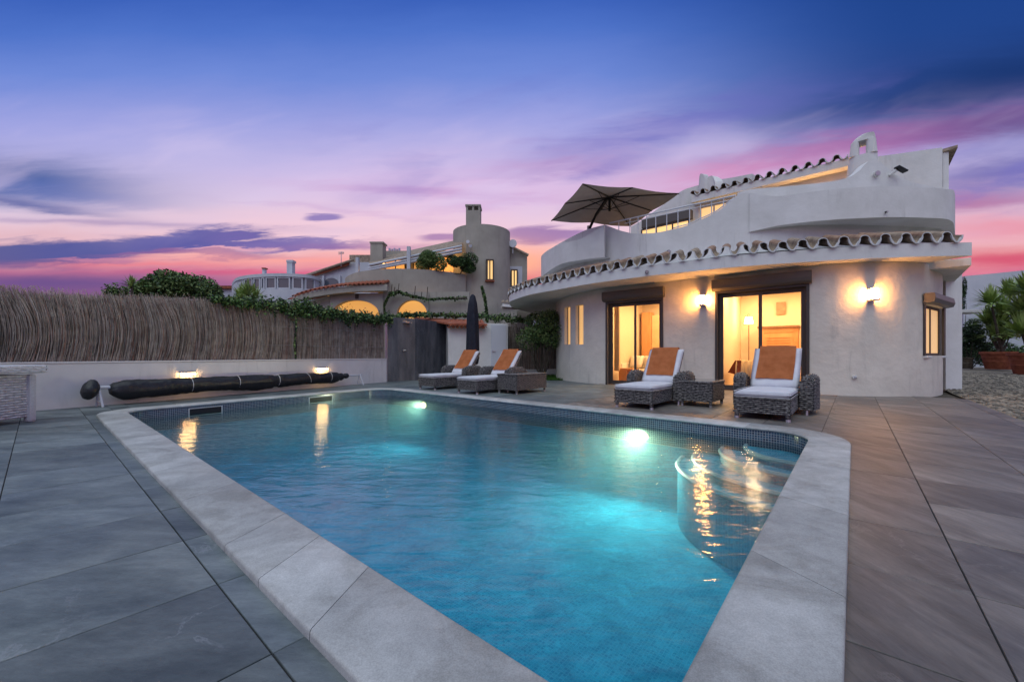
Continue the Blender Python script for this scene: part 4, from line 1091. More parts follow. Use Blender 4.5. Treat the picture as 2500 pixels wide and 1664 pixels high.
# scalloped eave tiles
def eave_tiles(path, s_from, s_to, pitch, z0, rc_, depth_, cov_h, pan_h, slope=.32, L=.8):
    x = s_from; i = 0
    while x < s_to:
        p = path.at(x); n_ = path.nor(x); t = path.tan(x); ax = V3(n_, slope).normalized(); fwd = p - n_ * .05
        bm = bmesh.new(); barrel(bm, V3(fwd, z0 + pan_h + random.uniform(-.008, .008)), ax, V3(t, 0), L, pitch * .26, 1, .016, 7, cov_h / (pitch * .26), 0, 1)
        build('roof_tile', bm, [random.choice((M['old_tile'], M['old_tile2'])), M['mortar']], villa, recalc=False)
        p = path.at(x + pitch / 2); n_ = path.nor(x + pitch / 2); t = path.tan(x + pitch / 2); ax = V3(n_, slope).normalized(); fwd = p - n_ * .055
        bm = bmesh.new(); r_ = pitch * .29
        barrel(bm, V3(fwd, z0 + pan_h + random.uniform(-.003, .003)), ax, V3(t, 0), L, r_, -1, .024, 8, pan_h / r_, 0, 1)
        # thick mortared rim, widest on its flanks
        prev = None
        for k_ in range(13):
            a = math.pi * k_ / 12; w_ = (.014 + .030 * abs(math.sin(2 * a)) ** 1.2) * pitch / .42; c_ = V3(fwd - n_ * .008, z0 + pan_h)
            o_ = c_ + V3(t, 0) * (math.cos(a) * (r_ + .004)) - Vector((0, 0, 1)) * (math.sin(a) * pan_h); dirc = (o_ - c_).normalized(); b = o_ - dirc * w_
            cur = [bm.verts.new(o_), bm.verts.new(b), bm.verts.new(b + ax * .04), bm.verts.new(o_ + ax * .04)]
            if prev:
                for q in range(4): bm.faces.new((prev[q], prev[(q + 1) % 4], cur[(q + 1) % 4], cur[q])).material_index = 1
            prev = cur
        build('roof_tile', bm, [M['old_tile'], M['mortar']], villa, recalc=False)
        x += pitch; i += 1
eave_tiles(Ep, 4.2, Ep.L - .42, .37, 3.175, 0, 0, .085, .155)
# upper walls and parapets
def zrow(px_, d, yt, zb): return (px_, d, yt, Y0 - (zb - EYE) / d * F)
bm = bmesh.new()
strip('', [zrow(1326, 17.4, Y0 - (4.3 - EYE) / 17.4 * F, 3.4), zrow(1332, 16.6, Y0 - 3.4 / 16.6 * F, 3.4), zrow(1346, 15.6, Y0 - 3.4 / 15.6 * F, 3.4), zrow(1377, 14.5, Y0 - 3.4 / 14.5 * F, 3.4), zrow(1428, 13.6, Y0 - 3.5 / 13.6 * F, 3.4), zrow(1474, 13.02, 560, 3.4)], None, .2, None, bm=bm)
build('upper_wall', bm, M['plaster'], villa, auto=30)
strip('parapet', [zrow(*r_, 3.4) for r_ in ((1475, 13.0, 548), (1500, 12.7, 558), (1527, 12.4, 566), (1553, 12.08, 570), (1601, 11.66, 568), (1640, 11.4, 560), (1680, 11.1, 549), (1744, 10.7, 520), (1780, 10.47, 494), (1800, 10.35, 477), (1833, 10.2, 467))], M['plaster'], .22, villa)
bm = bmesh.new()
strip('', [zrow(1833.5, 10.2, 480, 3.4), zrow(1953, 9.85, 500, 3.4), zrow(2071, 9.70, 500, 3.4), zrow(2200, 9.85, 500, 3.4), zrow(2278, 10.1, 505, 3.4), zrow(2306, 10.6, 510, 3.4), zrow(2322, 11.6, 520, 3.4)], None, .2, None, bm=bm)
build('upper_wall', bm, M['plaster'], villa, auto=30)
strip('balcony_parapet', [(1321, 16.6, 629, 676), (1324, 15.9, 622, 674), (1342, 14.8, 608, 660), (1374, 13.7, 594, 643), (1416, 13.15, 583, 635), (1454, 12.75, 562, 630), (1475, 12.62, 549, 628)], M['plaster'], .2, villa)
strip('balcony_parapet', [(1322, 16.9, 627, 650), (1346, 15.4, 606, 640), (1390, 14.2, 581, 620), (1432, 13.5, 561, 600), (1474, 13.05, 549, 590)], M['plaster'], .2, villa)
RB = [(1830, 10.18, 470, 566), (1865, 10.0, 475, 558), (1899, 9.83, 479, 551), (1959, 9.55, 471, 543), (2036, 9.28, 462, 536), (2081, 9.17, 458, 533.5), (2135, 9.1, 455, 531), (2199, 9.07, 455, 530), (2260, 9.1, 458, 531.5), (2305, 9.2, 461, 534), (2325, 9.45, 463, 541), (2330, 10.0, 468, 556), (2332, 10.9, 480, 578)]
strip('balcony_parapet', RB, M['plaster'], .2, villa)
LB = [(1321, 16.6, 629, 676), (1324, 15.9, 622, 674), (1342, 14.8, 608, 660), (1374, 13.7, 594, 643), (1416, 13.15, 583, 635), (1454, 12.75, 562, 630), (1475, 12.62, 549, 628)]
for rows in (RB, LB):                                   # undersides of the two curved balconies
    bm = bmesh.new(); prev = None
    for r_ in catmull(rows, 6):
        p = at(r_[0], r_[1]); z = zt(r_[3], r_[1]) + .003; j = min(up_pts, key=lambda w: (w - p).length) ; j = j + (j - p).normalized() * .1 if (j - p).length > 1e-3 else j
        cur = (bm.verts.new(V3(p, z)), bm.verts.new(V3(j, z + .03)))
        if prev: bm.faces.new((prev[0], prev[1], cur[1], cur[0]))
        prev = cur
    build('balcony_underside', bm, M['plaster'], villa, recalc=False)
bm = bmesh.new(); tf = [Up.at(Up.L * i / 40) for i in range(41)]; to = offset_path(tf, .1)
bm.faces.new([bm.verts.new(V3(p, 3.93)) for p in to] + [bm.verts.new((14.5, 15, 3.93)), bm.verts.new((12, 21, 3.93)), bm.verts.new((4, 22, 3.93))]); build('terrace_floor', bm, M['gravel'], villa)
# swooping wall behind the right balcony and its chimney
strip('swoop_wall', [(1800, 10.7, 471, 520), (1832, 10.5, 462, 520), (1928, 10.2, 454, 520), (2004, 10.05, 446, 520), (2050, 10.0, 439, 520), (2078, 10.0, 430, 520), (2098, 10.0, 416, 520), (2113, 10.0, 400, 520), (2126, 10.0, 391, 520), (2142, 10.0, 392, 520), (2158, 10.0, 403, 520), (2178, 10.02, 420, 520), (2199, 10.05, 433, 520), (2230, 10.1, 445, 520), (2278, 10.25, 455, 520), (2303, 10.4, 459, 520)], M['plaster'], .25, villa)
def rrect(cx_, cy_, w, d, z, n=5):
    out = []; r_ = min(w, d) * .42
    for sx, sy, a0 in ((1, 1, 0), (-1, 1, 90), (-1, -1, 180), (1, -1, 270)):
        for k_ in range(n + 1):
            a = R(a0 + 90 * k_ / n); out.append(Vector((cx_ + sx * (w / 2 - r_) + math.cos(a) * r_, cy_ + sy * (d / 2 - r_) + math.sin(a) * r_, z)))
    return out
CD = 10.75
co_ = at(2106, CD); cv_ = co_.normalized(); ce_ = Vector((cv_.y, -cv_.x))       # the stack is turned square to the pool corner
def cx_at(px_):
    r_ = (px_ - CX) / F; return (r_ * co_.y - co_.x) / (ce_.x - r_ * ce_.y)
def chim(levels, bm, d=.46):
    L = []
    for y, l, r_ in levels:
        a, b = cx_at(l), cx_at(r_); z = EYE - (y - Y0) / F * (co_.y)
        L.append([bm.verts.new(V3(co_ + ce_ * q.x + cv_ * (q.y + d / 2), z)) for q in rrect((a + b) / 2, 0, b - a, d, 0)])
    for a, b in zip(L, L[1:]):
        for k_ in range(len(a)): bm.faces.new((a[k_], a[(k_ + 1) % len(a)], b[(k_ + 1) % len(a)], b[k_]))
    bm.faces.new(L[0]); bm.faces.new(L[-1])
bm = bmesh.new()
chim([(520, 2054, 2160), (440, 2062, 2150), (410, 2067, 2147), (376, 2072, 2143)], bm)
chim([(376, 2072, 2098), (342, 2077, 2098)], bm); chim([(376, 2114, 2143), (342, 2114, 2139)], bm)
chim([(342, 2077, 2139), (336, 2080, 2138), (331, 2087, 2137), (327, 2101, 2135)], bm)
build('chimney', bm, M['plaster'], villa, auto=40)
# upper storey
E2a, E2b = Vector((6.37, 14.3)), Vector((9.74, 11.41)); E2 = Path([tuple(E2a.lerp(E2b, t / 10)) for t in range(11)], 0)
eb = [E2.at(E2.L * i / 10) for i in range(11)]; eb2 = offset_path(eb, .12); bm = bmesh.new()
ring_extrude(bm, [[V3(p, 6.30), V3(p, 6.52), V3(q, 6.52), V3(q, 6.30)] for p, q in zip(eb, eb2)]); build('upper_fascia', bm, M['plaster'], villa)
ew = offset_path(eb, .36); bm = bmesh.new(); bm.faces.new([bm.verts.new(V3(eb2[0], 6.305)), bm.verts.new(V3(eb2[-1], 6.305)), bm.verts.new(V3(ew[-1], 6.305)), bm.verts.new(V3(ew[0], 6.305))]); build('upper_soffit', bm, M['plaster'], villa)
eave_tiles(E2, .05, E2.L - .25, .33, 6.50, 0, 0, .09, .11, .2, .7)
bm = bmesh.new(); bm.faces.new([bm.verts.new(V3(eb2[0], 6.52)), bm.verts.new(V3(eb2[-1], 6.52)), bm.verts.new(V3(eb[-1] + Vector((2.2, 2.6)), 7.0)), bm.verts.new(V3(eb[0] + Vector((2.2, 2.6)), 7.0))]); build('upper_roof', bm, M['old_tile'], villa)
E2w = Path([tuple(v_) for v_ in ew], 0); da, db = E2w.of_px(1706, 0), E2w.of_px(1815, 0)
bm = bmesh.new(); holed_wall(bm, E2w, 0, E2w.L, 3.93, 6.30, [(da, db, 3.95, 6.22)], .2); build('upper_room_wall', bm, M['plaster'], villa)
def lit_window(parent, Mx, w, h, fr_m, glow, panes=2, fw=.05, name='window', curtain=True, depth=.06):
    """frame, bars and lit panes in a local frame: x along the wall, y inward"""
    bm = bmesh.new(); box(bm, (0, 0, 0), (fw, depth, h), Mx); box(bm, (w - fw, 0, 0), (w, depth, h), Mx); box(bm, (fw, 0, h - fw), (w - fw, depth, h), Mx); box(bm, (fw, 0, 0), (w - fw, depth, fw), Mx)
    for k_ in range(1, panes): x = w * k_ / panes; box(bm, (x - fw * .5, .002, fw), (x + fw * .5, depth - .002, h - fw), Mx)
    wn = build(name, bm, fr_m, parent)
    for k_ in range(panes):
        x0 = max(fw, w * k_ / panes + fw * .5 if k_ else fw); x1 = min(w - fw, w * (k_ + 1) / panes - (fw * .5 if k_ < panes - 1 else 0))
        bm = bmesh.new(); box(bm, (x0, depth * .45, fw), (x1, depth * .6, h - fw), Mx); build('pane', bm, glow, wn)
    return wn
gl_up = emis('curtain_glow', (1.0, .62, .26), .85)
lit_window(villa, frame2(E2w.at(da) + E2w.nor(da) * .1, E2w.tan(da), 3.95), db - da, 2.27, M['alu_white'], gl_up, 3, .05)
bm = bmesh.new(); rr_ = E2w.at(E2w.of_px(1990, 0)) - E2w.nor(0) * .07; tube(bm, [V3(rr_, 5.35), V3(rr_, 5.47)], .05, 10)
build('terrace_lamp', bm, emis('terrace_lamp_glow', (1.0, .48, .15), 330), villa)
# fin wall to the left with its roller box and lit window
fin = [(1540, 16.6, 553, 600), (1569, 16.2, 537, 600), (1594, 15.9, 518, 600), (1620, 15.6, 499, 600), (1640, 15.4, 484, 600), (1658, 15.2, 470, 600), (1675, 15.0, 461, 600), (1692, 14.9, 456, 600), (1712, 14.7, 450, 600)]
strip('fin_wall', fin, M['plaster'], .25, villa)
fa, fb = at(1566, 15.6), at(1685, 14.35); Mx = frame2(fa, fb - fa, 0); Lb = (fb - fa).length
bm = bmesh.new(); box(bm, (0, 0, zt(546, 15)), (Lb, .3, zt(524, 15)), Mx); build('roller_box', bm, M['box_metal'], villa, bevel=.02)
lit_window(villa, frame2(fa + Vector((0, .06)), fb - fa, 4.3), Lb, zt(547, 15) - 4.3, M['frame'], emis('warm_window_glow', (1.0, .60, .22), 1.0), 3, .05)
strip('roof_end', [(1706, 14.7, 450, 470), (1708, 14.6, 428, 470), (1713, 14.5, 424, 470), (1719, 14.4, 428, 470), (1724, 14.35, 436, 470), (1731, 14.3, 431, 468), (1738, 14.2, 429, 466), (1743, 14.1, 436, 464), (1746, 14.0, 444, 462)], M['plaster'], .25, villa, per=3)
strip('roof_ridge', [(1746, 14.9, 440, 470), (1790, 14.4, 433, 470), (1836, 13.9, 424, 470)], M['plaster'], .25, villa)
# right-hand gable wall with verge
strip('gable_wall', [(2128, 11.5, 384, 480), (2189, 11.3, 376, 480), (2237, 11.15, 369, 480), (2301, 10.95, 360, 490)], M['plaster'], .25, villa, per=0)
bm = bmesh.new(); vr = [V3(at(2301, 10.97), 6.50), V3((11.95, 10.8), 6.53), V3((13.5, 12.6), 6.53), V3(at(2301, 12.3) + Vector((0, .3)), 6.50)]
lo_ = [bm.verts.new(v_ + Vector((0, 0, -.08))) for v_ in vr]; hi_ = [bm.verts.new(v_) for v_ in vr]; bm.faces.new(lo_); bm.faces.new(hi_)
for i in range(4): bm.faces.new((lo_[i], lo_[(i + 1) % 4], hi_[(i + 1) % 4], hi_[i]))
build('verge', bm, M['old_tile'], villa)
bm = bmesh.new(); box(bm, (0, 0, 5.2), (.12, 3.2, 6.42), frame2(at(2302, 10.99), (1, 0)) @ Matrix.Rotation(R(-22), 4, 'Z')); build('gable_return', bm, M['plaster'], villa)
# lower eave corner on the right
bm = bmesh.new(); vr = [Vector((9.25, 8.98)), Vector((9.75, 8.55)), Vector((11.75, 10.75)), Vector((11.1, 11.3))]
lo_ = [bm.verts.new(V3(v_, 2.80)) for v_ in vr]; hi_ = [bm.verts.new(V3(v_, 2.97)) for v_ in vr]; bm.faces.new(lo_); bm.faces.new(hi_)
for i in range(4): bm.faces.new((lo_[i], lo_[(i + 1) % 4], hi_[(i + 1) % 4], hi_[i]))
build('corner_eave', bm, M['plaster'], villa, bevel=.01)
# terrace railing
def parapet_at(px_): x = Up.of_px(px_, 2.0); return Up.at(x) + Up.nor(x) * .11
rail = empty('terrace_railing', V3(parapet_at(1640), 4.4), label='white metal railing in the dip of the roof terrace parapet', cat='railing')
def rail_y(px_): return 546 + (px_ - 1476) / (1806 - 1476) * (474 - 546)
def dip_y(px_):
    pts = [(1475, 548), (1500, 558), (1527, 566), (1553, 570), (1601, 568), (1640, 560), (1680, 549), (1744, 520), (1780, 494), (1800, 477), (1833, 467)]
    for (a, ya), (b, yb) in zip(pts, pts[1:]):
        if px_ <= b: return ya + (yb - ya) * (px_ - a) / (b - a)
for off, r_, nm in ((0, .022, 'handrail'), (9, .012, 'rail')):
    bm = bmesh.new(); tube(bm, [V3(parapet_at(q), zt(rail_y(q) + off, parapet_at(q).y)) for q in range(1482 + off * 4, 1800 - off, 12)], r_, 8); build(nm, bm, M['alu_white'], rail, smooth=True)
for q in (1505, 1532, 1553, 1574, 1597, 1624, 1652, 1680, 1707, 1734, 1764):
    p = parapet_at(q); bm = bmesh.new(); tube(bm, [V3(p, zt(dip_y(q) + 3, p.y)), V3(p, zt(rail_y(q), p.y))], .013, 6); build('baluster', bm, M['alu_white'], rail)
bm = bmesh.new(); tube(bm, [V3(parapet_at(q), zt(dip_y(q) - 1.5, parapet_at(q).y) + .02) for q in range(1640, 1800, 10)], .016, 6); build('rail', bm, M['alu_white'], rail, smooth=True)
# doors
eW = Vector((4.05, -3.2)).normalized()
def door(sa, sb, h, lab):
    a, b = Wp.at(sa), Wp.at(sb); Mx = frame2(a, b - a); w = (b - a).length
    bm = bmesh.new()
    for x0, x1 in ((-.002, .055), (w - .055, w + .002)): box(bm, (x0, -.035, 0), (x1, .012, h), Mx)
    box(bm, (.055, -.034, h - .05), (w - .055, .012, h), Mx)
    dr_ = build('door', bm, M['frame'], villa, label=lab, bevel=.004)
    bm = bmesh.new(); fw = .055; y0, y1 = .12, .19
    box(bm, (.002, y0, .0), (.002 + .10, y1, h - .004), Mx); box(bm, (w - .102, y0, .0), (w - .002, y1, h - .004), Mx); box(bm, (.102, y0, h - .10), (w - .102, y1, h - .004), Mx); box(bm, (.102, y0, .0), (w - .102, y1, .05), Mx)
    build('door_frame', bm, M['frame'], dr_, bevel=.004)
    for k_, (x0, x1, yy) in enumerate(((.104, w / 2 + .04, .125), (w / 2 - .04, w - .104, .16))):
        bm = bmesh.new(); y2 = yy + .028; zt_ = h - .102
        box(bm, (x0, yy, .052), (x0 + .06, y2, zt_), Mx); box(bm, (x1 - .06, yy, .052), (x1, y2, zt_), Mx); box(bm, (x0 + .06, yy, zt_ - .05), (x1 - .06, y2, zt_), Mx); box(bm, (x0 + .06, yy, .052), (x1 - .06, y2, .13), Mx)
        build('sash', bm, M['frame'], dr_, bevel=.003)
        bm = bmesh.new(); bm.faces.new([bm.verts.new(Mx @ Vector(q)) for q in ((x0 + .06, yy + .014, .13), (x1 - .06, yy + .014, .13), (x1 - .06, yy + .014, zt_ - .05), (x0 + .06, yy + .014, zt_ - .05))]); build('pane', bm, M['glass'], dr_)
    # roller shutter box
    bm = bmesh.new(); prof = [(-.004, h + .002), (-.004, h + .285), (-.17, h + .285), (-.178, h + .14), (-.165, h + .06), (-.12, h + .012), (-.05, h + .002)]
    L = [[bm.verts.new(Mx @ Vector((x, y, z))) for y, z in prof] for x in (-.06, w + .05)]
    for k_ in range(len(prof)): bm.faces.new((L[0][k_], L[0][(k_ + 1) % len(prof)], L[1][(k_ + 1) % len(prof)], L[1][k_]))
    bm.faces.new(L[0]); bm.faces.new(L[1]); build('roller_box', bm, M['box_metal'], dr_, bevel=.006)
    return Mx, w
D1, d1w = door(s1a, s1b, 2.50, 'left lit sliding door with a sofa behind'); D2, d2w = door(s2a, s2b, 2.52, 'right lit sliding door with a floor lamp behind')
# slit windows: dark frame and glowing glass set deep in the reveal
for (sa, sb, z0, z1, _) in [h + (0,) for h in holes[:2]]:
    a, b = Wp.at(sa), Wp.at(sb); Mx = frame2(a, b - a); w = (b - a).length; bm = bmesh.new()
    box(bm, (w * .62, .12, z0), (w, .16, z1), Mx); box(bm, (0, .12, z0), (w * .06, .16, z1), Mx); wn = build('window', bm, M['frame'], villa)
    bm = bmesh.new(); box(bm, (w * .06, .135, z0), (w * .62, .145, z1), Mx); build('pane', bm, emis('slit_window_glow', (1.0, .56, .20), .62), wn)
a, b = Wp.at(s3a), Wp.at(s3b); Mx = frame2(a, b - a, w3[0]); w = (b - a).length
wn = lit_window(villa, Mx @ Matrix.Translation((0.004, .05, .004)), w - .008, w3[1] - w3[0] - .008, M['frame_far'], emis('side_window_glow', (1.0, .60, .26), .55), 2, .055, depth=.05)
bm = bmesh.new(); box(bm, (-.04, -.06, -.05), (w + .03, .04, -.003), Mx); build('sill', bm, M['plaster'], wn, bevel=.008)
bm = bmesh.new()
for x0, x1 in ((-.05, -.0), (w, w + .05)): box(bm, (x0, -.03, 0), (x1, .01, w3[1] - w3[0]), Mx)
build('guide_rail', bm, M['frame'], wn)
h3 = w3[1] - w3[0]; bm = bmesh.new(); prof = [(-.01, h3 + .01), (-.01, h3 + .23), (-.18, h3 + .23), (-.20, h3 + .11), (-.17, h3 + .03), (-.08, h3 + .01)]
L = [[bm.verts.new(Mx @ Vector((x, y, z))) for y, z in prof] for x in (-.09, w + .10)]
for k_ in range(len(prof)): bm.faces.new((L[0][k_], L[0][(k_ + 1) % len(prof)], L[1][(k_ + 1) % len(prof)], L[1][k_]))
bm.faces.new(L[0]); bm.faces.new(L[1]); build('roller_box', bm, M['box_metal'], wn, bevel=.006)
# small outlet on the wall
so_ = Wp.of_px(2084, sA); p = Wp.at(so_); Mx = frame2(p, Wp.tan(so_), zt(920, p.y)); ou = empty('wall_outlet', V3(p, zt(920, p.y)), label='small round outlet low on the curved white wall', cat='outlet')
bm = bmesh.new(); tube(bm, [Mx @ Vector((0, -.001, 0)), Mx @ Vector((0, -.04, 0))], .045, 12); build('rose', bm, M['plaster'], ou)
bm = bmesh.new(); tube(bm, [Mx @ Vector((0, -.041, 0)), Mx @ Vector((.01, -.07, -.02))], .02, 8); build('spout', bm, M['steel'], ou)
# two wall sconces
for px_, py_, lab in ((1716, 733, 'lit glass wall sconce between the two sliding doors'), (2124, 719, 'lit glass wall sconce right of the second sliding door')):
    x = Wp.of_px(px_, sA); p = Wp.at(x); z = zt(py_, p.y); Mx = frame2(p, Wp.tan(x), z); sc_ = empty('wall_sconce', V3(p, z), label=lab, cat='wall light', group='glass sconces on the villa wall')
    bm = bmesh.new(); box(bm, (-.055, -.018, -.19), (.055, -.001, .17), Mx); build('back_plate', bm, M['steel'], sc_, bevel=.004)
    bm = bmesh.new(); lathe(bm, [(.001, -.11), (.056, -.11), (.060, -.10), (.060, .10), (.056, .11), (.001, .11)], n=18)
    xf(bm, Mx @ Matrix.Translation((0, -.15, 0))); build('glass_shade', bm, emis('sconce_glow', (1.0, .42, .10), 190), sc_, smooth=False)
    for z0, z1 in ((-.15, -.112), (.112, .13)):
        bm = bmesh.new(); box(bm, (-.062, -.215, z0), (.062, -.018, z1), Mx); build('cap', bm, M['steel'], sc_, bevel=.005)
# small fittings on the villa
def cam_fit(name, px_, py_, dep, lab, cat, r_=.05, m='black', out=.10):
    p = V3(at(px_, dep), zt(py_, dep)); root = empty(name, p, label=lab, cat=cat)
    bm = bmesh.new(); tube(bm, [p, p + Vector((-.02, -out, -.01))], r_, 12); build('body', bm, M[m], root, bevel=.004)
    bm = bmesh.new(); tube(bm, [p + Vector((-.02, -out - .002, -.01)), p + Vector((-.022, -out - .02, -.012))], r_ * .8, 12); build('lens', bm, M['steel'], root)
cam_fit('spotlight', 1631, 616, Up.at(Up.of_px(1631, 2)).y - .01, 'small black spotlight on the wall above the scalloped tiles', 'spotlight', .055)
cam_fit('security_sensor', 1579, 664, Ep.at(Ep.of_px(1579, 4)).y - .002, 'small black sensor on the white eave fascia', 'sensor', .045, out=.06)
cam_fit('vent_pipe', 2162, 518, 9.08, 'tiny dark drain spout on the curved white balcony', 'spout', .02, out=.06)
cam_fit('bulkhead_lamp', 2138, 425, 9.99, 'unlit round white lamp on the swooping wall under the chimney', 'wall light', .07, 'white', .07)
root = empty('floodlight', V3(at(2182, 9.99), zt(424, 9.99)), label='black floodlight on a bracket right of the chimney', cat='floodlight')
bm = bmesh.new(); q = V3(at(2172, 10.0), zt(428, 10)); tube(bm, [q, q + Vector((.06, -.12, .08))], .035, 8); build('bracket', bm, M['plaster'], root)
bm = bmesh.new(); box(bm, (-.02, -.14, -.015), (.24, .0, .02), Matrix.Translation(q + Vector((.04, -.08, .13))) @ Matrix.Rotation(R(28), 4, 'Y')); build('head', bm, M['black'], root, bevel=.008)
# rooms behind the doors
def room(Mx, x0, x1, dep, h, nm):
    bm = bmesh.new(); y0 = .201
    v8 = [Mx @ Vector((x, y, z)) for x in (x0, x1) for y in (y0, dep) for z in (.012, h)]; vv = [bm.verts.new(v_) for v_ in v8]
    for q in ((2, 3, 7, 6), (0, 1, 3, 2), (4, 6, 7, 5), (1, 5, 7, 3)): bm.faces.new([vv[i] for i in q])
    rm = build(nm, bm, M['room'], villa)
    bm = bmesh.new(); box(bm, (x0, y0 - .19, -.03), (x1, dep, .006), Mx); build('room_floor', bm, M['room_floor'], villa)
    return rm
room(D1, -.22, 3.05, 3.6, 2.85, 'living_room'); room(D2, -.75, 2.45, 3.6, 2.85, 'bedroom')
def on_room(Mx, px_, y):
    """local x on the plane y (inward) seen at photo column px_"""
    o_ = Mx @ Vector((0, y, 0)); e_ = (Mx @ Vector((1, y, 0))) - o_; r_ = (px_ - CX) / F
    t = (r_ * o_.y - o_.x) / (e_.x - r_ * e_.y); p = o_ + e_ * t; return t, p.y
def rb(name, Mx, px0, px1, py0, py1, y, d, m, root, bev=.01):
    x0, d0 = on_room(Mx, px0, y); x1, d1 = on_room(Mx, px1, y); dm = (d0 + d1) / 2; bm = bmesh.new(); box(bm, (min(x0, x1), y, max(.012, zt(py1, dm))), (max(x0, x1), y + d, zt(py0, dm)), Mx); return build(name, bm, M[m] if isinstance(m, str) else m, root, bevel=bev)
def item(name, lab, cat, Mx, px_, y, grp=None):
    x, _ = on_room(Mx, px_, y); p = Mx @ Vector((x, y, 0.012)); return empty(name, p, label=lab, cat=cat, group=grp)
# living room: sofa, pillows, side table, sconce, picture, wardrobe, curtain
it = item('sofa', 'cream sofa seen through the left sliding door', 'sofa', D1, 1560, 1.6)
x0, _ = on_room(D1, 1518, 1.6); x1 = x0 + 1.9
bm = bmesh.new(); box(bm, (x0, 1.6, .12), (x1, 2.4, .42), D1); build('seat', bm, M['sofa'], it, bevel=.04)
bm = bmesh.new(); box(bm, (x0, 2.3, .42), (x1, 2.52, .85), D1); build('backrest', bm, M['sofa'], it, bevel=.05)
bm = bmesh.new(); box(bm, (x0 - .16, 1.62, .05), (x0 - .005, 2.5, .62), D1); build('armrest', bm, M['sofa'], it, bevel=.05)
for k_, (dx_, rz_) in enumerate(((.30, -14), (.85, 4), (1.35, -3))):
    bm = bmesh.new(); cushion(bm, .5, .42, .14, D1 @ Matrix.Translation((x0 + dx_, 2.16, .45)) @ Matrix.Rotation(R(rz_), 4, 'Z') @ Matrix.Rotation(R(72), 4, 'X'), 8, 8, .03)
    build('pillow', bm, M['sofa'], None, smooth=True, label=['tilted cream pillow at the left end of the sofa', 'upright cream pillow in the middle of the sofa', 'cream pillow at the right of the sofa'][k_], cat='pillow', group='pillows on the sofa')
it = item('side_table', 'orange wooden side table before the sofa arm', 'table', D1, 1512, .9); x0, _ = on_room(D1, 1512, .9)
bm = bmesh.new(); box(bm, (x0 - .05, .9, .44), (x0 + .45, 1.35, .47), D1); build('tabletop', bm, M['wood'], it)
bm = bmesh.new(); box(bm, (x0 - .03, .92, .012), (x0 + .25, 1.33, .438), D1); build('cabinet', bm, M['wood'], it)
for dx_ in (.38, .42):
    bm = bmesh.new(); box(bm, (x0 + dx_ - .01, .92 + (dx_ - .38) * 9, .012), (x0 + dx_ + .025, .955 + (dx_ - .38) * 9, .438), D1); build('leg', bm, M['wood_dk'], it)
rb('wardrobe', D1, 1566, 1588, 762, 900, 3.2, .38, 'wood', None)['label'] = 'orange wooden wardrobe behind the sofa'
bpy.data.objects['wardrobe']['category'] = 'wardrobe'
o = rb('interior_door', D1, 1591, 1640, 768, 905, 3.3, .28, 'curtain', None); tag(o, 'ochre panel door at the back of the living room', 'door panel')
o = rb('curtain', D1, 1499, 1511, 740, 905, .45, .09, 'curtain', None, .02); tag(o, 'ochre curtain at the left edge of the left sliding door', 'curtain')
o = rb('framed_picture', D1, 1520, 1538, 790, 810, 3.55, .03, 'paper', None, .004); tag(o, 'small framed picture under the living room sconce', 'picture')
it = item('room_sconce', 'glowing wall light inside the living room', 'wall light', D1, 1525, 3.4); x, dd = on_room(D1, 1525, 3.45); zc = zt(777, dd)
bm = bmesh.new(); lathe(bm, [(.001, -.10), (.06, -.09), (.10, .06), (.001, .07)], n=14); xf(bm, D1 @ Matrix.Translation((x, 3.42, zc))); build('lamp_shade', bm, emis('room_sconce_glow', (1.0, .72, .36), 26), it)
bm = bmesh.new(); box(bm, (x - .03, 3.5, zc - .12), (x + .03, 3.595, zc + .02), D1); build('bracket', bm, M['wood_dk'], it)
# bedroom: headboard unit, floor lamp, clothed table, pictures
o = item('cabinet', 'orange wooden cabinet with louvred doors in the right room', 'cabinet', D2, 1900, 3.0); x0, dd = on_room(D2, 1853, 3.1); x1, _ = on_room(D2, 1948, 3.1); zt2 = zt(797, dd)
bm = bmesh.new(); box(bm, (x0, 3.1, .012), (x1, 3.58, zt2 - .06), D2); build('body', bm, M['wood'], o)
bm = bmesh.new(); box(bm, (x0 - .04, 3.05, zt2 - .058), (x1 + .04, 3.59, zt2), D2); build('top', bm, M['wood_dk'], o)
bm = bmesh.new(); box(bm, (x0 + .12, 3.085, .7), (x1 - .12, 3.099, zt2 - .16), D2); box(bm, (x0 + .12, 3.07, zt2 - .19), (x1 - .12, 3.099, zt2 - .16), D2); lf = build('door', bm, M['wood'], o)
for k_ in range(9):
    bm = bmesh.new(); z = .80 + k_ * (zt2 - 1.08) / 9; box(bm, (x0 + .20, 3.066, z), (x1 - .20, 3.084, z + .035), D2); build('slat', bm, M['wood'], lf)
it = item('floor_lamp', 'glowing floor lamp on a thin pole in the right room', 'lamp', D2, 1828, 2.6); x, dd = on_room(D2, 1828, 2.6); zc = zt(782, dd)
bm = bmesh.new(); lathe(bm, [(.001, .012), (.14, .012), (.14, .03), (.015, .04), (.013, zc - .14), (.001, zc - .12)], n=14); xf(bm, D2 @ Matrix.Translation((x, 2.6, 0))); build('pole', bm, M['wood_dk'], it)
bm = bmesh.new(); lathe(bm, [(.001, zc - .10), (.12, zc - .09), (.085, zc + .10), (.001, zc + .105)], n=16); xf(bm, D2 @ Matrix.Translation((x, 2.6, 0))); build('lamp_shade', bm, emis('floor_lamp_glow', (1.0, .74, .38), 22), it)
bm = bmesh.new(); tube(bm, [D2 @ Vector((x + .03 * math.cos(q), 2.6, zc + .15 + .045 * math.sin(q))) for q in [2 * math.pi * k_ / 12 for k_ in range(13)]], .008, 5); build('finial', bm, M['wood_dk'], it)
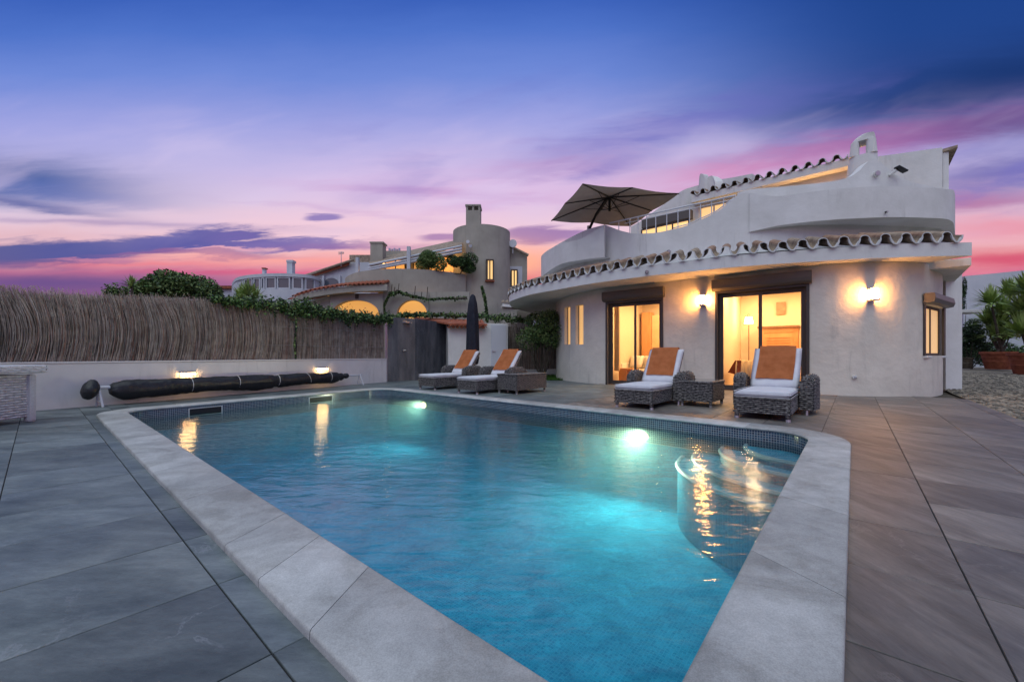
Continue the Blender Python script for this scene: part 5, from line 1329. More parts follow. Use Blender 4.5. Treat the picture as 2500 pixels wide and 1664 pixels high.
it = item('dining_table', 'round table under an ochre cloth behind the right sliding door', 'table', D2, 1822, 1.0); x0, dd = on_room(D2, 1798, 1.0); x1, _ = on_room(D2, 1852, 1.0)
bm = bmesh.new(); box(bm, (x0, .95, .70), (x1 + .3, 1.7, .74), D2); build('tabletop', bm, M['wood_dk'], it)
bm = bmesh.new()
n_ = 30; top = [bm.verts.new(D2 @ Vector((x0 - .01 + (x1 + .32 - x0) * k_ / n_, .93 - .02 * math.sin(k_ * 1.4), .745))) for k_ in range(n_ + 1)]; bot = [bm.verts.new(D2 @ Vector((x0 - .03 + (x1 + .36 - x0) * k_ / n_, .90 - .035 * math.sin(k_ * 1.4), .30 + .015 * math.sin(k_ * .9)))) for k_ in range(n_ + 1)]; bk = [bm.verts.new(D2 @ Vector((x0 - .01 + (x1 + .32 - x0) * k_ / n_, 1.72, .745))) for k_ in range(n_ + 1)]
for k_ in range(n_):
    bm.faces.new((top[k_], top[k_ + 1], bot[k_ + 1], bot[k_])); bm.faces.new((top[k_], top[k_ + 1], bk[k_ + 1], bk[k_]))
build('tablecloth', bm, M['curtain'], it, smooth=True)
for k_ in range(2):
    bm = bmesh.new(); box(bm, (x0 + .03 + k_ * .7, 1.0, .012), (x0 + .08 + k_ * .7, 1.05, .70), D2); build('leg', bm, M['wood_dk'], it)
bm = bmesh.new(); a_ = [bm.verts.new(D2 @ Vector(q)) for q in ((x0 - .02, .92, .75), (x0 + .13, .90, .752), (x0 + .11, .87, .30), (x0 + .02, .89, .24), (x0 - .04, .90, .38), (x0 - .20, .93, .42))]; bm.faces.new(a_)
bmesh.ops.solidify(bm, geom=bm.faces[:], thickness=.012); o = build('throw_cloth', bm, M['terracotta'], None); tag(o, 'rust patterned cloth hanging over the table corner', 'cloth')
for px0, px1, y0_, y1_, lab in ((1895, 1918, 737, 767, 'square brown picture above the wooden cabinet'), (1766, 1778, 742, 775, 'narrow framed picture at the left of the right room')):
    o = rb('framed_picture', D2, px0, px1, y0_, y1_, 3.54, .04, 'paper', None, .004); tag(o, lab, 'picture', 'pictures in the right room')
# room lights: ceiling lights above the door heads, out of sight from the pool
for Mx, xs in ((D1, (.9, 2.0)), (D2, (.6, 1.9))):
    for x in xs:
        for y, e in ((1.2, 50), (2.6, 42)):
            d = bpy.data.lights.new('ceiling_light', 'AREA'); d.energy = e; d.color = (1.0, .64, .30); d.shape = 'DISK'; d.size = .35
            o = bpy.data.objects.new('ceiling_light', d); col.objects.link(o); o.location = Mx @ Vector((x, y, 2.83)); o.parent = villa; o.location -= villa.location
# open cantilever parasol on the roof terrace
pr = empty('open_parasol', V3(at(1437, 14.1), 3.93), label='large open taupe parasol on the roof terrace', cat='parasol')
cs = [Vector((1.40, 14.4)), Vector((1.98, 11.3)), Vector((4.97, 11.98)), Vector((4.42, 15.05))]; zc = 5.70; ce = sum(cs, Vector((0, 0))) / 4; hub = V3(ce, 6.08)
edge = []
for i in range(4): edge += [V3(cs[i], zc), V3((cs[i] + cs[(i + 1) % 4]) / 2, zc + .035)]
bm = bmesh.new(); NR = 6
for i in range(8):
    a, b = edge[i], edge[(i + 1) % 8]; rows_ = []
    for r_ in range(NR + 1):
        t = r_ / NR; w_ = []
        for k_ in range(5):
            s_ = k_ / 4; p = hub.lerp(a.lerp(b, s_), t); p.z -= .05 * math.sin(math.pi * s_) * t * (1 if t < .98 else 1.2) * .7; w_.append(bm.verts.new(p))
        rows_.append(w_)
    for ra_, rb2 in zip(rows_, rows_[1:]):
        for k_ in range(4): bm.faces.new((ra_[k_], ra_[k_ + 1], rb2[k_ + 1], rb2[k_]))
bmesh.ops.remove_doubles(bm, verts=bm.verts, dist=.0005); bmesh.ops.solidify(bm, geom=bm.faces[:], thickness=.006)
build('canopy', bm, M['canopy'], pr, recalc=True)
for i in range(8):
    dn = Vector((0, 0, -.03)); bm = bmesh.new(); tube(bm, [hub + dn, edge[i] + Vector((0, 0, -.015))], [.02, .014], 6); rbm = build('rib', bm, M['arm'], pr)
    bm = bmesh.new(); tube(bm, [hub + Vector((0, 0, -.42)), hub.lerp(edge[i], .46) + dn], .010, 5); build('strut', bm, M['arm'], rbm)
bm = bmesh.new(); tube(bm, [hub + Vector((0, 0, -.48)), hub + Vector((0, 0, .06))], .04, 10); build('hub', bm, M['arm'], pr)
mb = V3(at(1434, 14.1), 3.93); mt = V3(at(1437, 14.1), zt(560, 14.1)); bm = bmesh.new(); tube(bm, [mb, mt + Vector((0, 0, .12))], .055, 10); build('pole', bm, M['steel'], pr)
bm = bmesh.new(); q1 = V3(at(1440, 13.95), zt(556, 13.95)); q2 = V3(at(1456, 13.7), zt(522, 13.7)); q3 = V3(at(1476, 13.3), zt(492, 13.3)); tube(bm, [mt + Vector((0, -.05, -.2)), q1, q2, q3, hub + Vector((0, 0, .0))], [.05, .05, .042, .04, .035], 8); build('arm', bm, M['arm'], pr, smooth=True)
# low white lounger on the terrace, seen through the rail
tl = empty('terrace_lounger', V3(at(1520, 12.9), 3.93), label='low white lounger behind the roof terrace railing', cat='lounger')
bm = bmesh.new(); box(bm, (0, 0, 4.28), (1.1, .6, 4.36), frame2(at(1500, 13.2), (.9, .2))); build('seat', bm, M['cushion'], tl, bevel=.02)
bm = bmesh.new(); box(bm, (0, 0, 0), (.6, .6, .07), Matrix.Translation(V3(at(1500, 13.2), 4.36)) @ Matrix.Rotation(R(-35), 4, 'Y') @ Matrix.Translation((-.6, 0, 0))); build('backrest', bm, M['cushion'], tl, bevel=.02)
for x in (0, 1.0): bm = bmesh.new(); box(bm, (x, .1, 3.93), (x + .05, .5, 4.28), frame2(at(1500, 13.2), (.9, .2))); build('leg', bm, M['alu_white'], tl)
# ================================================================== LOUNGERS AND WICKER TABLES
WK = [M['wickerA'], M['wickerB']]
def make_lounger():
    root = empty('sun_lounger', (0, 0, 0))
    bm = bmesh.new(); weave_box(bm, -.335, .335, 0.0, 1.98, .085, .30, .064, .026, 'fblr', .010); build('wicker_base', bm, WK, root, recalc=False, local=True)
    bm = bmesh.new(); box(bm, (-.32, .02, .09), (.32, 1.96, .305)); build('frame', bm, M['wickerB'], root, local=True)
    for x, y in ((-.30, .035), (.30, .035), (-.30, 1.93), (.30, 1.93)):
        bm = bmesh.new(); tube(bm, [(x, y, .30), (x, y, .10), (x * 1.02, y, .03)], [.036, .034, .026], 8); lg = build('leg', bm, M['wickerA'], root, local=True, smooth=True)
        bm = bmesh.new(); tube(bm, [(x * 1.02, y, .032), (x * 1.02, y, .0)], [.030, .033], 10); build('foot', bm, M['steel'], lg, local=True)
    for x in (-1, 1):
        bm = bmesh.new(); tube(bm, [(x * .335, 0.0, .30), (x * .335, 1.98, .30)], .014, 6); build('rim', bm, M['wickerA'], root, local=True)
    bm = bmesh.new(); tube(bm, [(-.335, -.0, .30), (.335, 0, .30)], .014, 6); build('rim', bm, M['wickerA'], root, local=True)
    bm = bmesh.new(); cushion(bm, .69, 1.26, .085, Matrix.Translation((0, -.01, .307)), 14, 24, .008); sc0 = build('seat_cushion', bm, M['cushion'], root, smooth=True, local=True)
    for zz in (.318, .384):
        bm = bmesh.new(); tube(bm, [(-.338, 1.2, zz), (-.341, .03, zz), (-.325, -.008, zz), (.325, -.008, zz), (.341, .03, zz), (.338, 1.2, zz)], .0045, 5); build('piping', bm, M['cushion'], sc0, local=True, smooth=True)
    al = R(53); Bm = Matrix.Translation((0, 1.17, .345)) @ Matrix.Rotation(al, 4, 'X')
    bm = bmesh.new(); cushion(bm, .67, .80, .085, Bm, 14, 20, .012); build('back_cushion', bm, M['cushion'], root, smooth=True, local=True)
    bm = bmesh.new(); box(bm, (-.32, .02, -.045), (.32, .78, -.004), Bm); bk = build('backrest', bm, M['wickerA'], root, local=True, bevel=.01)
    for x in (-.2, .2):
        bm = bmesh.new(); tube(bm, [Bm @ Vector((x, .5, -.05)), (x, 1.86, .30)], .012, 6); build('strut', bm, M['steel'], bk, local=True)
    # barrel armrests, woven over the top
    for sx in (-1, 1):
        def surf(s_, t_, sx=sx):
            y = .92 + .78 * s_; flare = .05 * math.sin(s_ * math.pi); top = .60 - .10 * max(0, .16 - s_) / .16 * .5 - .16 * max(0, s_ - .62) ** 1.3 / .28; zb = .07; hw = .085
            P_ = []; Ls = [top - hw - .30, math.pi * hw, top - hw - zb]; tot = sum(Ls); q = t_ * tot
            xc = sx * (.345 + hw + .01 + flare)
            if q < Ls[0]: x_, z_, n_ = -hw, .30 + q, Vector((-1, 0, 0))
            elif q < Ls[0] + Ls[1]:
                a = math.pi - (q - Ls[0]) / hw; x_, z_ = math.cos(a) * hw, top - hw + math.sin(a) * hw; n_ = Vector((math.cos(a), 0, math.sin(a)))
            else: q -= Ls[0] + Ls[1]; x_, z_, n_ = hw, top - hw - q, Vector((1, 0, 0))
            return Vector((xc + sx * x_, y, z_)), Vector((n_.x * sx, n_.y, n_.z))
        bm = bmesh.new(); weave(bm, surf, 12, 36, .010); ar = build('armrest', bm, WK, root, recalc=False, local=True)
        for end in (0.0, 1.0):
            def fs(s_, t_, end=end, surf=surf, sx=sx):
                top_p, _ = surf(end, .376); c_ = Vector((surf(end, .02)[0].x + sx * .085, 0, 0)); zt_ = top_p.z; z_ = .075 + (zt_ - .085) * t_; hw = .082 * min(1, math.sqrt(max(.02, 1 - max(0, (z_ - (zt_ - .085)) / .085) ** 2)))
                return Vector((c_.x + (s_ * 2 - 1) * hw, .92 + .78 * end + (-.008 if end == 0 else .008), z_)), Vector((0, -1 if end == 0 else 1, 0))
            bm = bmesh.new(); weave(bm, fs, 3, 16, .009); build('end_weave', bm, WK, ar, recalc=False, local=True)
        bm = bmesh.new(); xx = sx * .44; tube(bm, [(xx, 1.66, .12), (xx, 1.69, .0)], .022, 8); build('foot', bm, M['steel'], ar, local=True)
        bm = bmesh.new(); tube(bm, [(xx, .96, .12), (xx, .95, .0)], .022, 8); build('foot', bm, M['steel'], ar, local=True)
    return root, Bm
lounger, Bm = make_lounger()
def make_towel(name_seed):
    rnd = random.Random(name_seed); bm = bmesh.new(); nx, ny = 16, 26; g = []
    for j in range(ny + 1):
        row = []
        for i in range(nx + 1):
            x = (i / nx - .5) * .51; t = j / ny
            path = t * .92                                            # from low on the cushion, up over the top, down behind
            if path < .66: y, z, = .14 + path, .096 + .012 * (1 - (x / .33) ** 2)
            elif path < .76: a = (path - .66) / .10 * math.pi; y, z = .80 + .012 * math.sin(a), .045 + .06 * math.cos(a)
            else: y, z = .80 - (path - .76), -.058
            z += .012 * noise.noise(Vector((x * 7 + name_seed, t * 4 + x * 6, 0))) + .010 * max(0, 1 - abs((x * 2.2 + .3) - t * 1.7 + name_seed % .6) * 9) + .004 * math.sin(x * 40 + t * 5) * (1 - t) * .6
            row.append(bm.verts.new(Bm @ Vector((x + .010 * math.sin(t * 4 + name_seed), y - (.003 * math.sin(i * .9) if j == 0 else 0), z + .004))))
        g.append(row)
    for j in range(ny):
        for i in range(nx): bm.faces.new((g[j][i], g[j][i + 1], g[j + 1][i + 1], g[j + 1][i]))
    bmesh.ops.solidify(bm, geom=bm.faces[:], thickness=.008); return bm
RZ = -R(90 - 49.7)
ex2 = -U                                                     # across a lounger, towards the right
spots = [((-1.98, 10.30), 'wicker lounger with white cushion, farthest from the villa, by the dark marble panel'), ((-.80, 9.13), 'wicker lounger with white cushion beside the woven table left of the villa'),
         ((2.29, 6.58), 'wicker lounger with white cushion before the left sliding door'), ((3.70, 5.365), 'wicker lounger with white cushion before the right sliding door, nearest the viewer')]
tl_ = ['orange towel on the lounger farthest from the villa', 'orange towel on the lounger beside the woven table', 'orange towel on the lounger before the left sliding door', 'orange towel draped over the lounger nearest the viewer']
for i, ((x, y), lab) in enumerate(spots):
    o = lounger if i == 0 else copy_tree(lounger)
    p = Vector((x, y)) - ex2 * .33
    o.location = V3(p, 0); o.rotation_euler = (0, 0, RZ); tag(o, lab, 'sun lounger', 'wicker sun loungers by the pool')
    tw = build('towel', make_towel(i * 3.7 + 1), M['towel'], None, smooth=True, label=tl_[i], cat='towel', group='orange towels on the loungers'); tw.location = o.location; tw.rotation_euler = o.rotation_euler
def make_table(w, l, h, glass_top, label):
    root = empty('wicker_table', (0, 0, 0), label=label, cat='table', group='woven tables beside the loungers')
    bm = bmesh.new(); weave_box(bm, -w, 0, 0, l, .09, h - .02, .064, .027, 'fblr', .010); build('wicker_body', bm, WK, root, recalc=False, local=True)
    bm = bmesh.new(); box(bm, (-w + .015, .015, .10), (-.015, l - .015, h - .025)); build('frame', bm, M['wickerB'], root, local=True)
    bm = bmesh.new(); ns_ = 14
    for a, b in (((-w, 0), (0, 0)), ((0, 0), (0, l)), ((0, l), (-w, l)), ((-w, l), (-w, 0))): tube(bm, [(a[0], a[1], h - .012), (b[0], b[1], h - .012)], .016, 6)
    build('rim', bm, M['wickerA'], root, local=True)
    if glass_top:
        bm = bmesh.new(); box(bm, (-w + .004, .004, h - .012), (-.004, l - .004, h + .006)); build('tabletop', bm, M['table_glass'], root, local=True, bevel=.003)
    else:
        bm = bmesh.new(); weave(bm, lambda s_, t_: (Vector((-w + w * s_, l * t_, h - .012)), Vector((0, 0, 1))), round(w / .055), round(l / .025), .008); build('tabletop', bm, WK, root, recalc=False, local=True)
    for x, y in ((-w + .035, .035), (-.035, .035), (-.035, l - .035), (-w + .035, l - .035)):
        bm = bmesh.new(); tube(bm, [(x, y, .12), (x, y, .03)], [.030, .024], 8); lg = build('leg', bm, M['wickerA'], root, local=True)
        bm = bmesh.new(); tube(bm, [(x, y, .03), (x, y, 0)], .026, 8); build('foot', bm, M['steel'], lg, local=True)
    return root
t1 = make_table(.60, 1.15, .46, False, 'woven wicker table right of the two left-hand loungers'); t1.location = (.11, 9.13, 0); t1.rotation_euler = (0, 0, RZ)
t2 = make_table(.54, .82, .44, True, 'glass-topped wicker table between the two loungers before the villa'); t2.location = (3.40, 6.84, 0); t2.rotation_euler = (0, 0, RZ)

# ================================================================== RIGHT-HAND GARDEN
def drive_z(y): return 0.0 if y < 9.5 else min(.24, (y - 9.5) * .028)
bm = bmesh.new(); g = {}
for i in range(20):
    for j in range(24):
        u = -1.775 - i * 1.1; v = 3.5 + j * 1.3; p = uv(u, v); g[(i, j)] = bm.verts.new(V3(p, drive_z(p.y) - .012))
for i in range(19):
    for j in range(23): bm.faces.new((g[(i, j)], g[(i + 1, j)], g[(i + 1, j + 1)], g[(i, j + 1)]))
build('driveway', bm, M['gravel'], kind='structure')
bm = bmesh.new(); k_ = 0
for j in range(160):
    for i in range(60):
        v = 5.5 + j * .118 + .03 * math.sin(i * 1.7); u = -1.86 - i * .118 + .03 * math.sin(j * 2.1); p = uv(u, v) + Vector((random.gauss(0, .012), random.gauss(0, .012)))
        if p.y < 4: continue
        px_ = CX + F * p.x / p.y
        if not 2290 < px_ < 2560 or p.y > 19: continue
        r_ = random.uniform(.040, .056); z = drive_z(p.y) - .012; a0 = random.random() * 6; n_ = 6; mi = random.choice((0, 0, 1))
        b = [bm.verts.new((p.x + math.cos(a0 + 6.283 * q / n_) * r_, p.y + math.sin(a0 + 6.283 * q / n_) * r_, z)) for q in range(n_)]
        t = [bm.verts.new((p.x + math.cos(a0 + 6.283 * q / n_) * r_ * .75, p.y + math.sin(a0 + 6.283 * q / n_) * r_ * .75, z + random.uniform(.012, .03))) for q in range(n_)]
        bm.faces.new(t).material_index = mi
        for q in range(n_): bm.faces.new((b[q], b[(q + 1) % n_], t[(q + 1) % n_], t[q])).material_index = mi
build('cobbles', bm, [M['cobble'], M['cobble_d']], recalc=False, kind='stuff')
gw = empty('white_garden_building', V3(at(2440, 24), .24), label='plain white side wall of the neighbouring building behind the potted yuccas', cat='building')
strip('wall', [(2352, 24, 674, 905), (2430, 23.2, 667, 905), (2560, 22, 654, 905), (2800, 20.5, 634, 905)], M['house_white'], .4, gw, per=3)
ca = empty('garden_bench', V3(at(2370, 19.5), .24), label='grey stone slab shelf behind the dark potted shrub', cat='shelf')
bm = bmesh.new(); q = at(2343, 19.5); box(bm, (q.x, 19.5, zt(763, 19.5)), (q.x + 1.3, 20.3, zt(755, 19.5))); build('slab', bm, M['low_wall'], ca, bevel=.02)
bm = bmesh.new(); box(bm, (q.x + .1, 19.7, .2), (q.x + .3, 20.1, zt(763.2, 19.5))); build('support', bm, M['low_wall'], ca)
def pot(px_, dep, hw, y0, y1, lab, m='terracotta', grp='terracotta pots by the drive'):
    p = at(px_, dep); z0, z1 = zt(y1, dep), zt(y0, dep); h = z1 - z0; root = empty('plant_pot', V3(p, z0), label=lab, cat='plant pot', group=grp)
    bm = bmesh.new(); pr_ = [(.001, z0), (hw * .66, z0), (hw * .69, z0 + .02), (hw * .80, z0 + h * .42), (hw * .82, z0 + h * .44), (hw * .80, z0 + h * .46), (hw * .86, z0 + h * .66), (hw * .88, z0 + h * .68), (hw * .86, z0 + h * .70), (hw * .93, z0 + h * .86), (hw * 1.0, z0 + h * .87), (hw * 1.0, z1), (hw * .90, z1), (hw * .88, z1 - .08), (.001, z1 - .08)]
    lathe(bm, pr_, p, 40); build('pot', bm, M[m], root, auto=40)
    return root, p, z1
def yucca_plant(lab, px_, dep, zb, heads, L=.88, n=150, grp='yuccas in pots by the drive', cat='yucca'):
    root = empty('yucca', V3(at(px_, dep), zb), label=lab, cat=cat, group=grp)
    for hx, hy in heads:
        d = dep + random.uniform(-.5, .5); c_ = V3(at(hx, d), zt(hy, d)); bm = bmesh.new(); spiky(bm, c_, n, L, 0.030 * L / .6, (0, 0, 0, 2)); build('leaf_rosette', bm, [M['yucca'], M['leafA'], M['leafC']], root, recalc=False)
        b = V3(at(px_, dep), zb); bm = bmesh.new(); tube(bm, [b + Vector((random.uniform(-.15, .15), 0, 0)), b.lerp(c_, .55) + Vector((random.uniform(-.1, .1), 0, 0)), c_], [.06, .045, .035], 7); build('trunk', bm, M['bark'], root)
    return root
_, p, z1 = pot(2437, 17.6, .56, 858, 901, 'big terracotta pot with a wide rim, the farther of the two by the drive')
yucca_plant('bushy yucca in the farther terracotta pot', 2440, 17.6, z1 - .1, [(2420, 742), (2466, 722), (2450, 764), (2412, 790), (2482, 780), (2430, 820), (2462, 826), (2440, 796)])
_, p, z1 = pot(2516, 15.2, .60, 861, 915, 'terracotta pot cut off by the right edge of the picture')
yucca_plant('yucca in the terracotta pot at the right edge of the picture', 2515, 15.2, z1 - .1, [(2500, 760), (2512, 716), (2532, 800), (2496, 816), (2540, 740)], .95)
_, p, z1 = pot(2358, 18.2, .26, 872, 899, 'small brown pot in the shade behind the villa corner', 'bark', None)
shrub('dark_shrub', V3(at(2372, 19.2), .22), V3(at(2378, 19.2), zt(835, 19.2)), (.75, .6, 1.15), 3800, .06, 'dark feathery shrub between the villa corner and the big pot', 'shrub', 6, ('leafB', 'leafB', 'leafA'), (5, 3, 1))
shrub('cypress', V3(at(2350, 20.5), .22), V3(at(2349, 20.5), zt(722, 20.5)), (.18, .18, 1.1), 1400, .05, 'narrow dark cypress in the gap beside the villa corner', 'tree', 1, ('leafB', 'leafB', 'leafA'), (5, 3, 1), 5)
shrub('low_hedge', V3(at(2450, 19.8), .22), V3(at(2450, 20.2), zt(862, 20)), (2.2, .5, .9), 5200, .06, 'low dark hedge behind the terracotta pots', 'hedge', 3, ('leafB', 'leafA', 'leafA'), (5, 2, 1), 12)

# ================================================================== TREES BEHIND THE REED FENCE
def tree(name, px_, dep, y0, y1, hwpx, n, size, lab, mats=('leafA', 'leafB', 'leafC'), wts=(5, 3, 5), lobes=18, grp='shrubs and trees behind the reed fence', cat='tree'):
    c_ = V3(at(px_, dep), (zt(y0, dep) + zt(y1, dep)) / 2); r_ = (hwpx / F * dep, hwpx / F * dep * .8, (zt(y0, dep) - zt(y1, dep)) / 2)
    root = empty(name, V3(at(px_, dep), -.05), label=lab, cat=cat, group=grp); bm = bmesh.new(); leaf_cloud(bm, c_, r_, n, size, .35, mi=sum(([i] * w for i, w in enumerate(wts)), []), lobes=lobes)
    build('crown', bm, [M[m_] for m_ in mats], root, recalc=False)
    bm = bmesh.new(); b = V3(at(px_, dep), -.06); tube(bm, [b, b + Vector((.05, 0, c_.z * .6)), c_], [.13, .10, .04], 7)
    for _ in range(6): tube(bm, [b + Vector((.04, 0, c_.z * .55)), c_ + Vector((random.uniform(-.7, .7) * r_[0], random.uniform(-.6, .6) * r_[1], random.uniform(-.3, .6) * r_[2]))], [.05, .012], 5)
    build('trunk', bm, M['bark'], root)
tree('bushy_tree', 432, 21, 652, 760, 92, 9500, .085, 'broad green bushy tree rising behind the reed fence')
tree('bushy_tree', 352, 20, 676, 750, 34, 3000, .07, 'small thin tree at the left of the broad bushy tree')
tree('bushy_tree', 285, 19, 690, 745, 26, 1500, .065, 'low wispy shrub top left of the small thin tree')
tree('bushy_tree', 512, 20, 684, 745, 30, 2200, .07, 'greyish shrub at the right foot of the broad bushy tree', ('leafB', 'leafA', 'leafC'), (3, 3, 3))
yucca_plant('spiky yucca top between the two small trees behind the reed fence', 322, 15, 0, [(322, 700)], .5, 90, 'yuccas behind the reed fence')
yucca_plant('spiky yucca top in front of the glazed white house', 605, 13, 0, [(606, 722), (590, 730), (622, 732)], .55, 90, 'yuccas behind the reed fence')

# ================================================================== NEIGHBOURING HOUSES
def pbox(name, px0, px1, y0, y1, dep, th, m, parent, bevel=0.0, off=0.0, rz=0.0):
    a, b = at(px0, dep), at(px1, dep); bm = bmesh.new(); box(bm, (a.x, dep + off, zt(y1, dep)), (b.x, dep + off + th, zt(y0, dep))); return build(name, bm, M[m] if isinstance(m, str) else m, parent, bevel=bevel)
def pwindow(parent, px0, px1, y0, y1, dep, glow, panes=2, fm='frame_far', fw=.09, name='window'):
    a, b = at(px0, dep), at(px1, dep); Mx = Matrix.Translation((a.x, dep, zt(y1, dep))); return lit_window(parent, Mx, b.x - a.x, zt(y0, dep) - zt(y1, dep), M[fm], glow, panes, fw, name, depth=.12)
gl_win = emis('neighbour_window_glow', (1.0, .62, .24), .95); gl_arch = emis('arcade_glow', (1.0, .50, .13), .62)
tw = empty('tan_house', V3(at(1150, 26), -.05), label='tan rendered neighbouring house with a round tower and a tall square chimney', cat='house')
TD = 25.0; tc_ = at(1176, TD + 1.75)
bm = bmesh.new(); zt_top = zt(548, TD); rad = at(1245, TD + 1.2).x - tc_.x
ringz = [[bm.verts.new((tc_.x + rad * math.cos(a), tc_.y + rad * math.sin(a), z)) for a in [2 * math.pi * q / 48 for q in range(48)]] for z in (-.05, zt_top - .2, zt_top)]
for a, b in zip(ringz, ringz[1:]):
    for q in range(48): bm.faces.new((a[q], a[(q + 1) % 48], b[(q + 1) % 48], b[q]))
bm.faces.new(ringz[-1]); build('tower', bm, M['tan'], tw, auto=40)
pbox('chimney_stack', 1137.5, 1172.5, 513, 900, TD - .05, .9, 'tan', tw)
bm = bmesh.new(); a, b = at(1137.5, TD - .05).x, at(1172.5, TD - .05).x; z0, z1, z2 = zt(513, TD - .05) + .002, zt(503, TD - .05), zt(499, TD - .05)
for f0, f1 in ((0, .14), (.43, .57), (.86, 1.0)):
    box(bm, (a + (b - a) * f0, TD - .05, z0), (a + (b - a) * f1, TD + .12, z1)); box(bm, (a + (b - a) * f0, TD + .68, z0), (a + (b - a) * f1, TD + .85, z1))
box(bm, (a - .04, TD - .09, z1 + .002), (b + .04, TD + .89, z2)); build('chimney_cap', bm, M['tan'], tw)
# lit tower window set on the cylinder
a0 = at(1187, 25.05); a1 = at(1206, 25.05); Mx = frame2(Vector((a0.x, 24.80)), (1, .10), zt(685, 25))
lit_window(tw, Mx, (a1 - a0).length, zt(634, 25) - zt(685, 25), M['frame_far'], gl_win, 2, .07, depth=.3)
bm = bmesh.new(); box(bm, (-.05, -.06, -.08), ((a1 - a0).length + .05, .2, -.005), Mx); build('sill', bm, M['terracotta'], tw)
# facade left of the tower with the terrace parapet
strip('facade', [(925, 23.4, 700, 900), (980, 24.0, 676, 900), (1060, 24.6, 690, 900), (1138, 24.95, 700, 900)], M['tan'], .3, tw, per=3)
strip('terrace_parapet', [(842, 23.6, 680, 720), (850, 23.2, 673, 716), (870, 23.0, 665, 712), (900, 23.0, 660, 712), (950, 23.1, 656, 712), (998, 23.3, 656, 712), (1050, 23.7, 659, 712), (1100, 24.2, 664, 712), (1137, 24.7, 669, 716)], M['tan'], .25, tw)
strip('lower_facade', [(748, 24.0, 738, 900), (770, 23.2, 730, 900), (805, 22.6, 722, 900)], M['tan'], .25, tw, per=3)
# arcade front: pieces around two lit arches
def arch_wall(px0, px1, ytop, arch, dep, name):
    """front with one arched opening; arch=(x0,x1,yspring,ycrown)"""
    x0, x1, ys, yc = arch; bm = bmesh.new(); a = lambda px_, y: (at(px_, dep).x, zt(y, dep)); n_ = 16
    cols_ = [(px0, 900)] + [(x0 + (x1 - x0) * k_ / n_, ys - (ys - yc) * math.sqrt(max(0, 1 - (2 * k_ / n_ - 1) ** 2))) for k_ in range(n_ + 1)] + [(px1, 900)]
    def col_(p0, yb0, p1, yb1):
        q = [a(p0, ytop), a(p1, ytop), a(p1, yb1), a(p0, yb0)]; f = [bm.verts.new((x, dep, z)) for x, z in q]; k = [bm.verts.new((x, dep + .35, z)) for x, z in q]
        bm.faces.new(f); bm.faces.new(k)
        for i in range(4): bm.faces.new((f[i], f[(i + 1) % 4], k[(i + 1) % 4], k[i]))
    col_(px0, 900, x0, 900); col_(x1, 900, px1, 900)
    for k_ in range(n_): col_(*cols_[1 + k_], *cols_[2 + k_])
    return build(name, bm, M['tan'], tw)
arch_wall(806, 935, 716, (806.5, 928, 772, 732), 22.4, 'arcade'); arch_wall(935.5, 1046, 712, (966, 1045, 775, 732), 22.5, 'arcade')
pbox('arcade_wall', 1046.5, 1146, 712, 900, 22.6, .35, 'tan', tw)
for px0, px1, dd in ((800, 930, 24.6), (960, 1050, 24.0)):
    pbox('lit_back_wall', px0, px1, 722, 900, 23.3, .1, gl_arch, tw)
pbox('vent', 867, 875, 718, 729, 22.36, .04, 'frame_far', tw)
strip('eave_band', [(708, 24.5, 735, 741), (716, 23.6, 727, 737), (740, 22.7, 717, 729), (780, 22.1, 708, 722), (830, 21.9, 701, 715), (880, 21.9, 697, 711), (945, 22.0, 694, 709)], M['tan'], .3, tw)
bm = bmesh.new(); ev = catmull([(708, 24.5, 732), (716, 23.6, 725), (740, 22.7, 715), (780, 22.1, 706), (830, 21.9, 699), (880, 21.9, 695), (938, 22.0, 692)], 6)
px_ = 709
while px_ < 938:
    for (p_, d_, y_), (p2, d2_, y2) in zip(ev, ev[1:]):
        if p_ <= px_ <= p2: t = (px_ - p_) / (p2 - p_); d = d_ + (d2_ - d_) * t; y = y_ + (y2 - y_) * t; break
    barrel(bm, V3(at(px_, d), zt(y + 1, d) - .02) + Vector((0, -.15, 0)), Vector((0, .96, .28)), Vector((1, 0, 0)), 1.3, .105, 1, .02, 5); px_ += 10.6
build('eave_tiles', bm, M['terracotta'], tw, recalc=False, kind='stuff')
strip('sloping_roof', [(712, 25, 731, 735), (760, 24, 716, 728), (850, 23.2, 702, 712), (936, 23.1, 686, 700)], M['terracotta'], .3, tw)
# right wing
pbox('right_wing', 1243, 1287, 626, 900, 27.0, 3.0, 'tan', tw)
bm = bmesh.new(); q = [(1243, 604), (1256, 606), (1287, 624), (1287, 626.2), (1243, 626.2)]; f = [bm.verts.new((at(x, 27).x, 27, zt(y, 27))) for x, y in q]; k2 = [bm.verts.new((v_.co.x, 30, v_.co.z)) for v_ in f]; bm.faces.new(f); bm.faces.new(k2)
for i in range(5): bm.faces.new((f[i], f[(i + 1) % 5], k2[(i + 1) % 5], k2[i]))
build('gable', bm, M['tan'], tw)
bm = bmesh.new(); tube(bm, [V3(at(1243, 26.8), zt(602, 27)), V3(at(1290, 26.8), zt(625, 27))], .10, 6); build('verge_tiles', bm, M['old_tile'], tw)
pbox('window_surround', 1245, 1275, 650, 705, 26.95, .04, 'house_white', tw); pwindow(tw, 1247, 1264, 657, 700, 26.8, gl_win, 2, 'frame_far', .08)
pbox('rear_volume', 1225, 1252, 748, 900, 23.0, 1.5, 'tan', tw); pbox('rear_wall', 1262, 1300, 757, 900, 24.5, .3, 'tan', tw)
strip('rear_eave', [(1227, 22.8, 741, 748), (1260, 22.9, 744, 750), (1322, 23.2, 743, 749)], M['plaster'], 1.2, tw, per=2)
bm = bmesh.new(); px_ = 1228
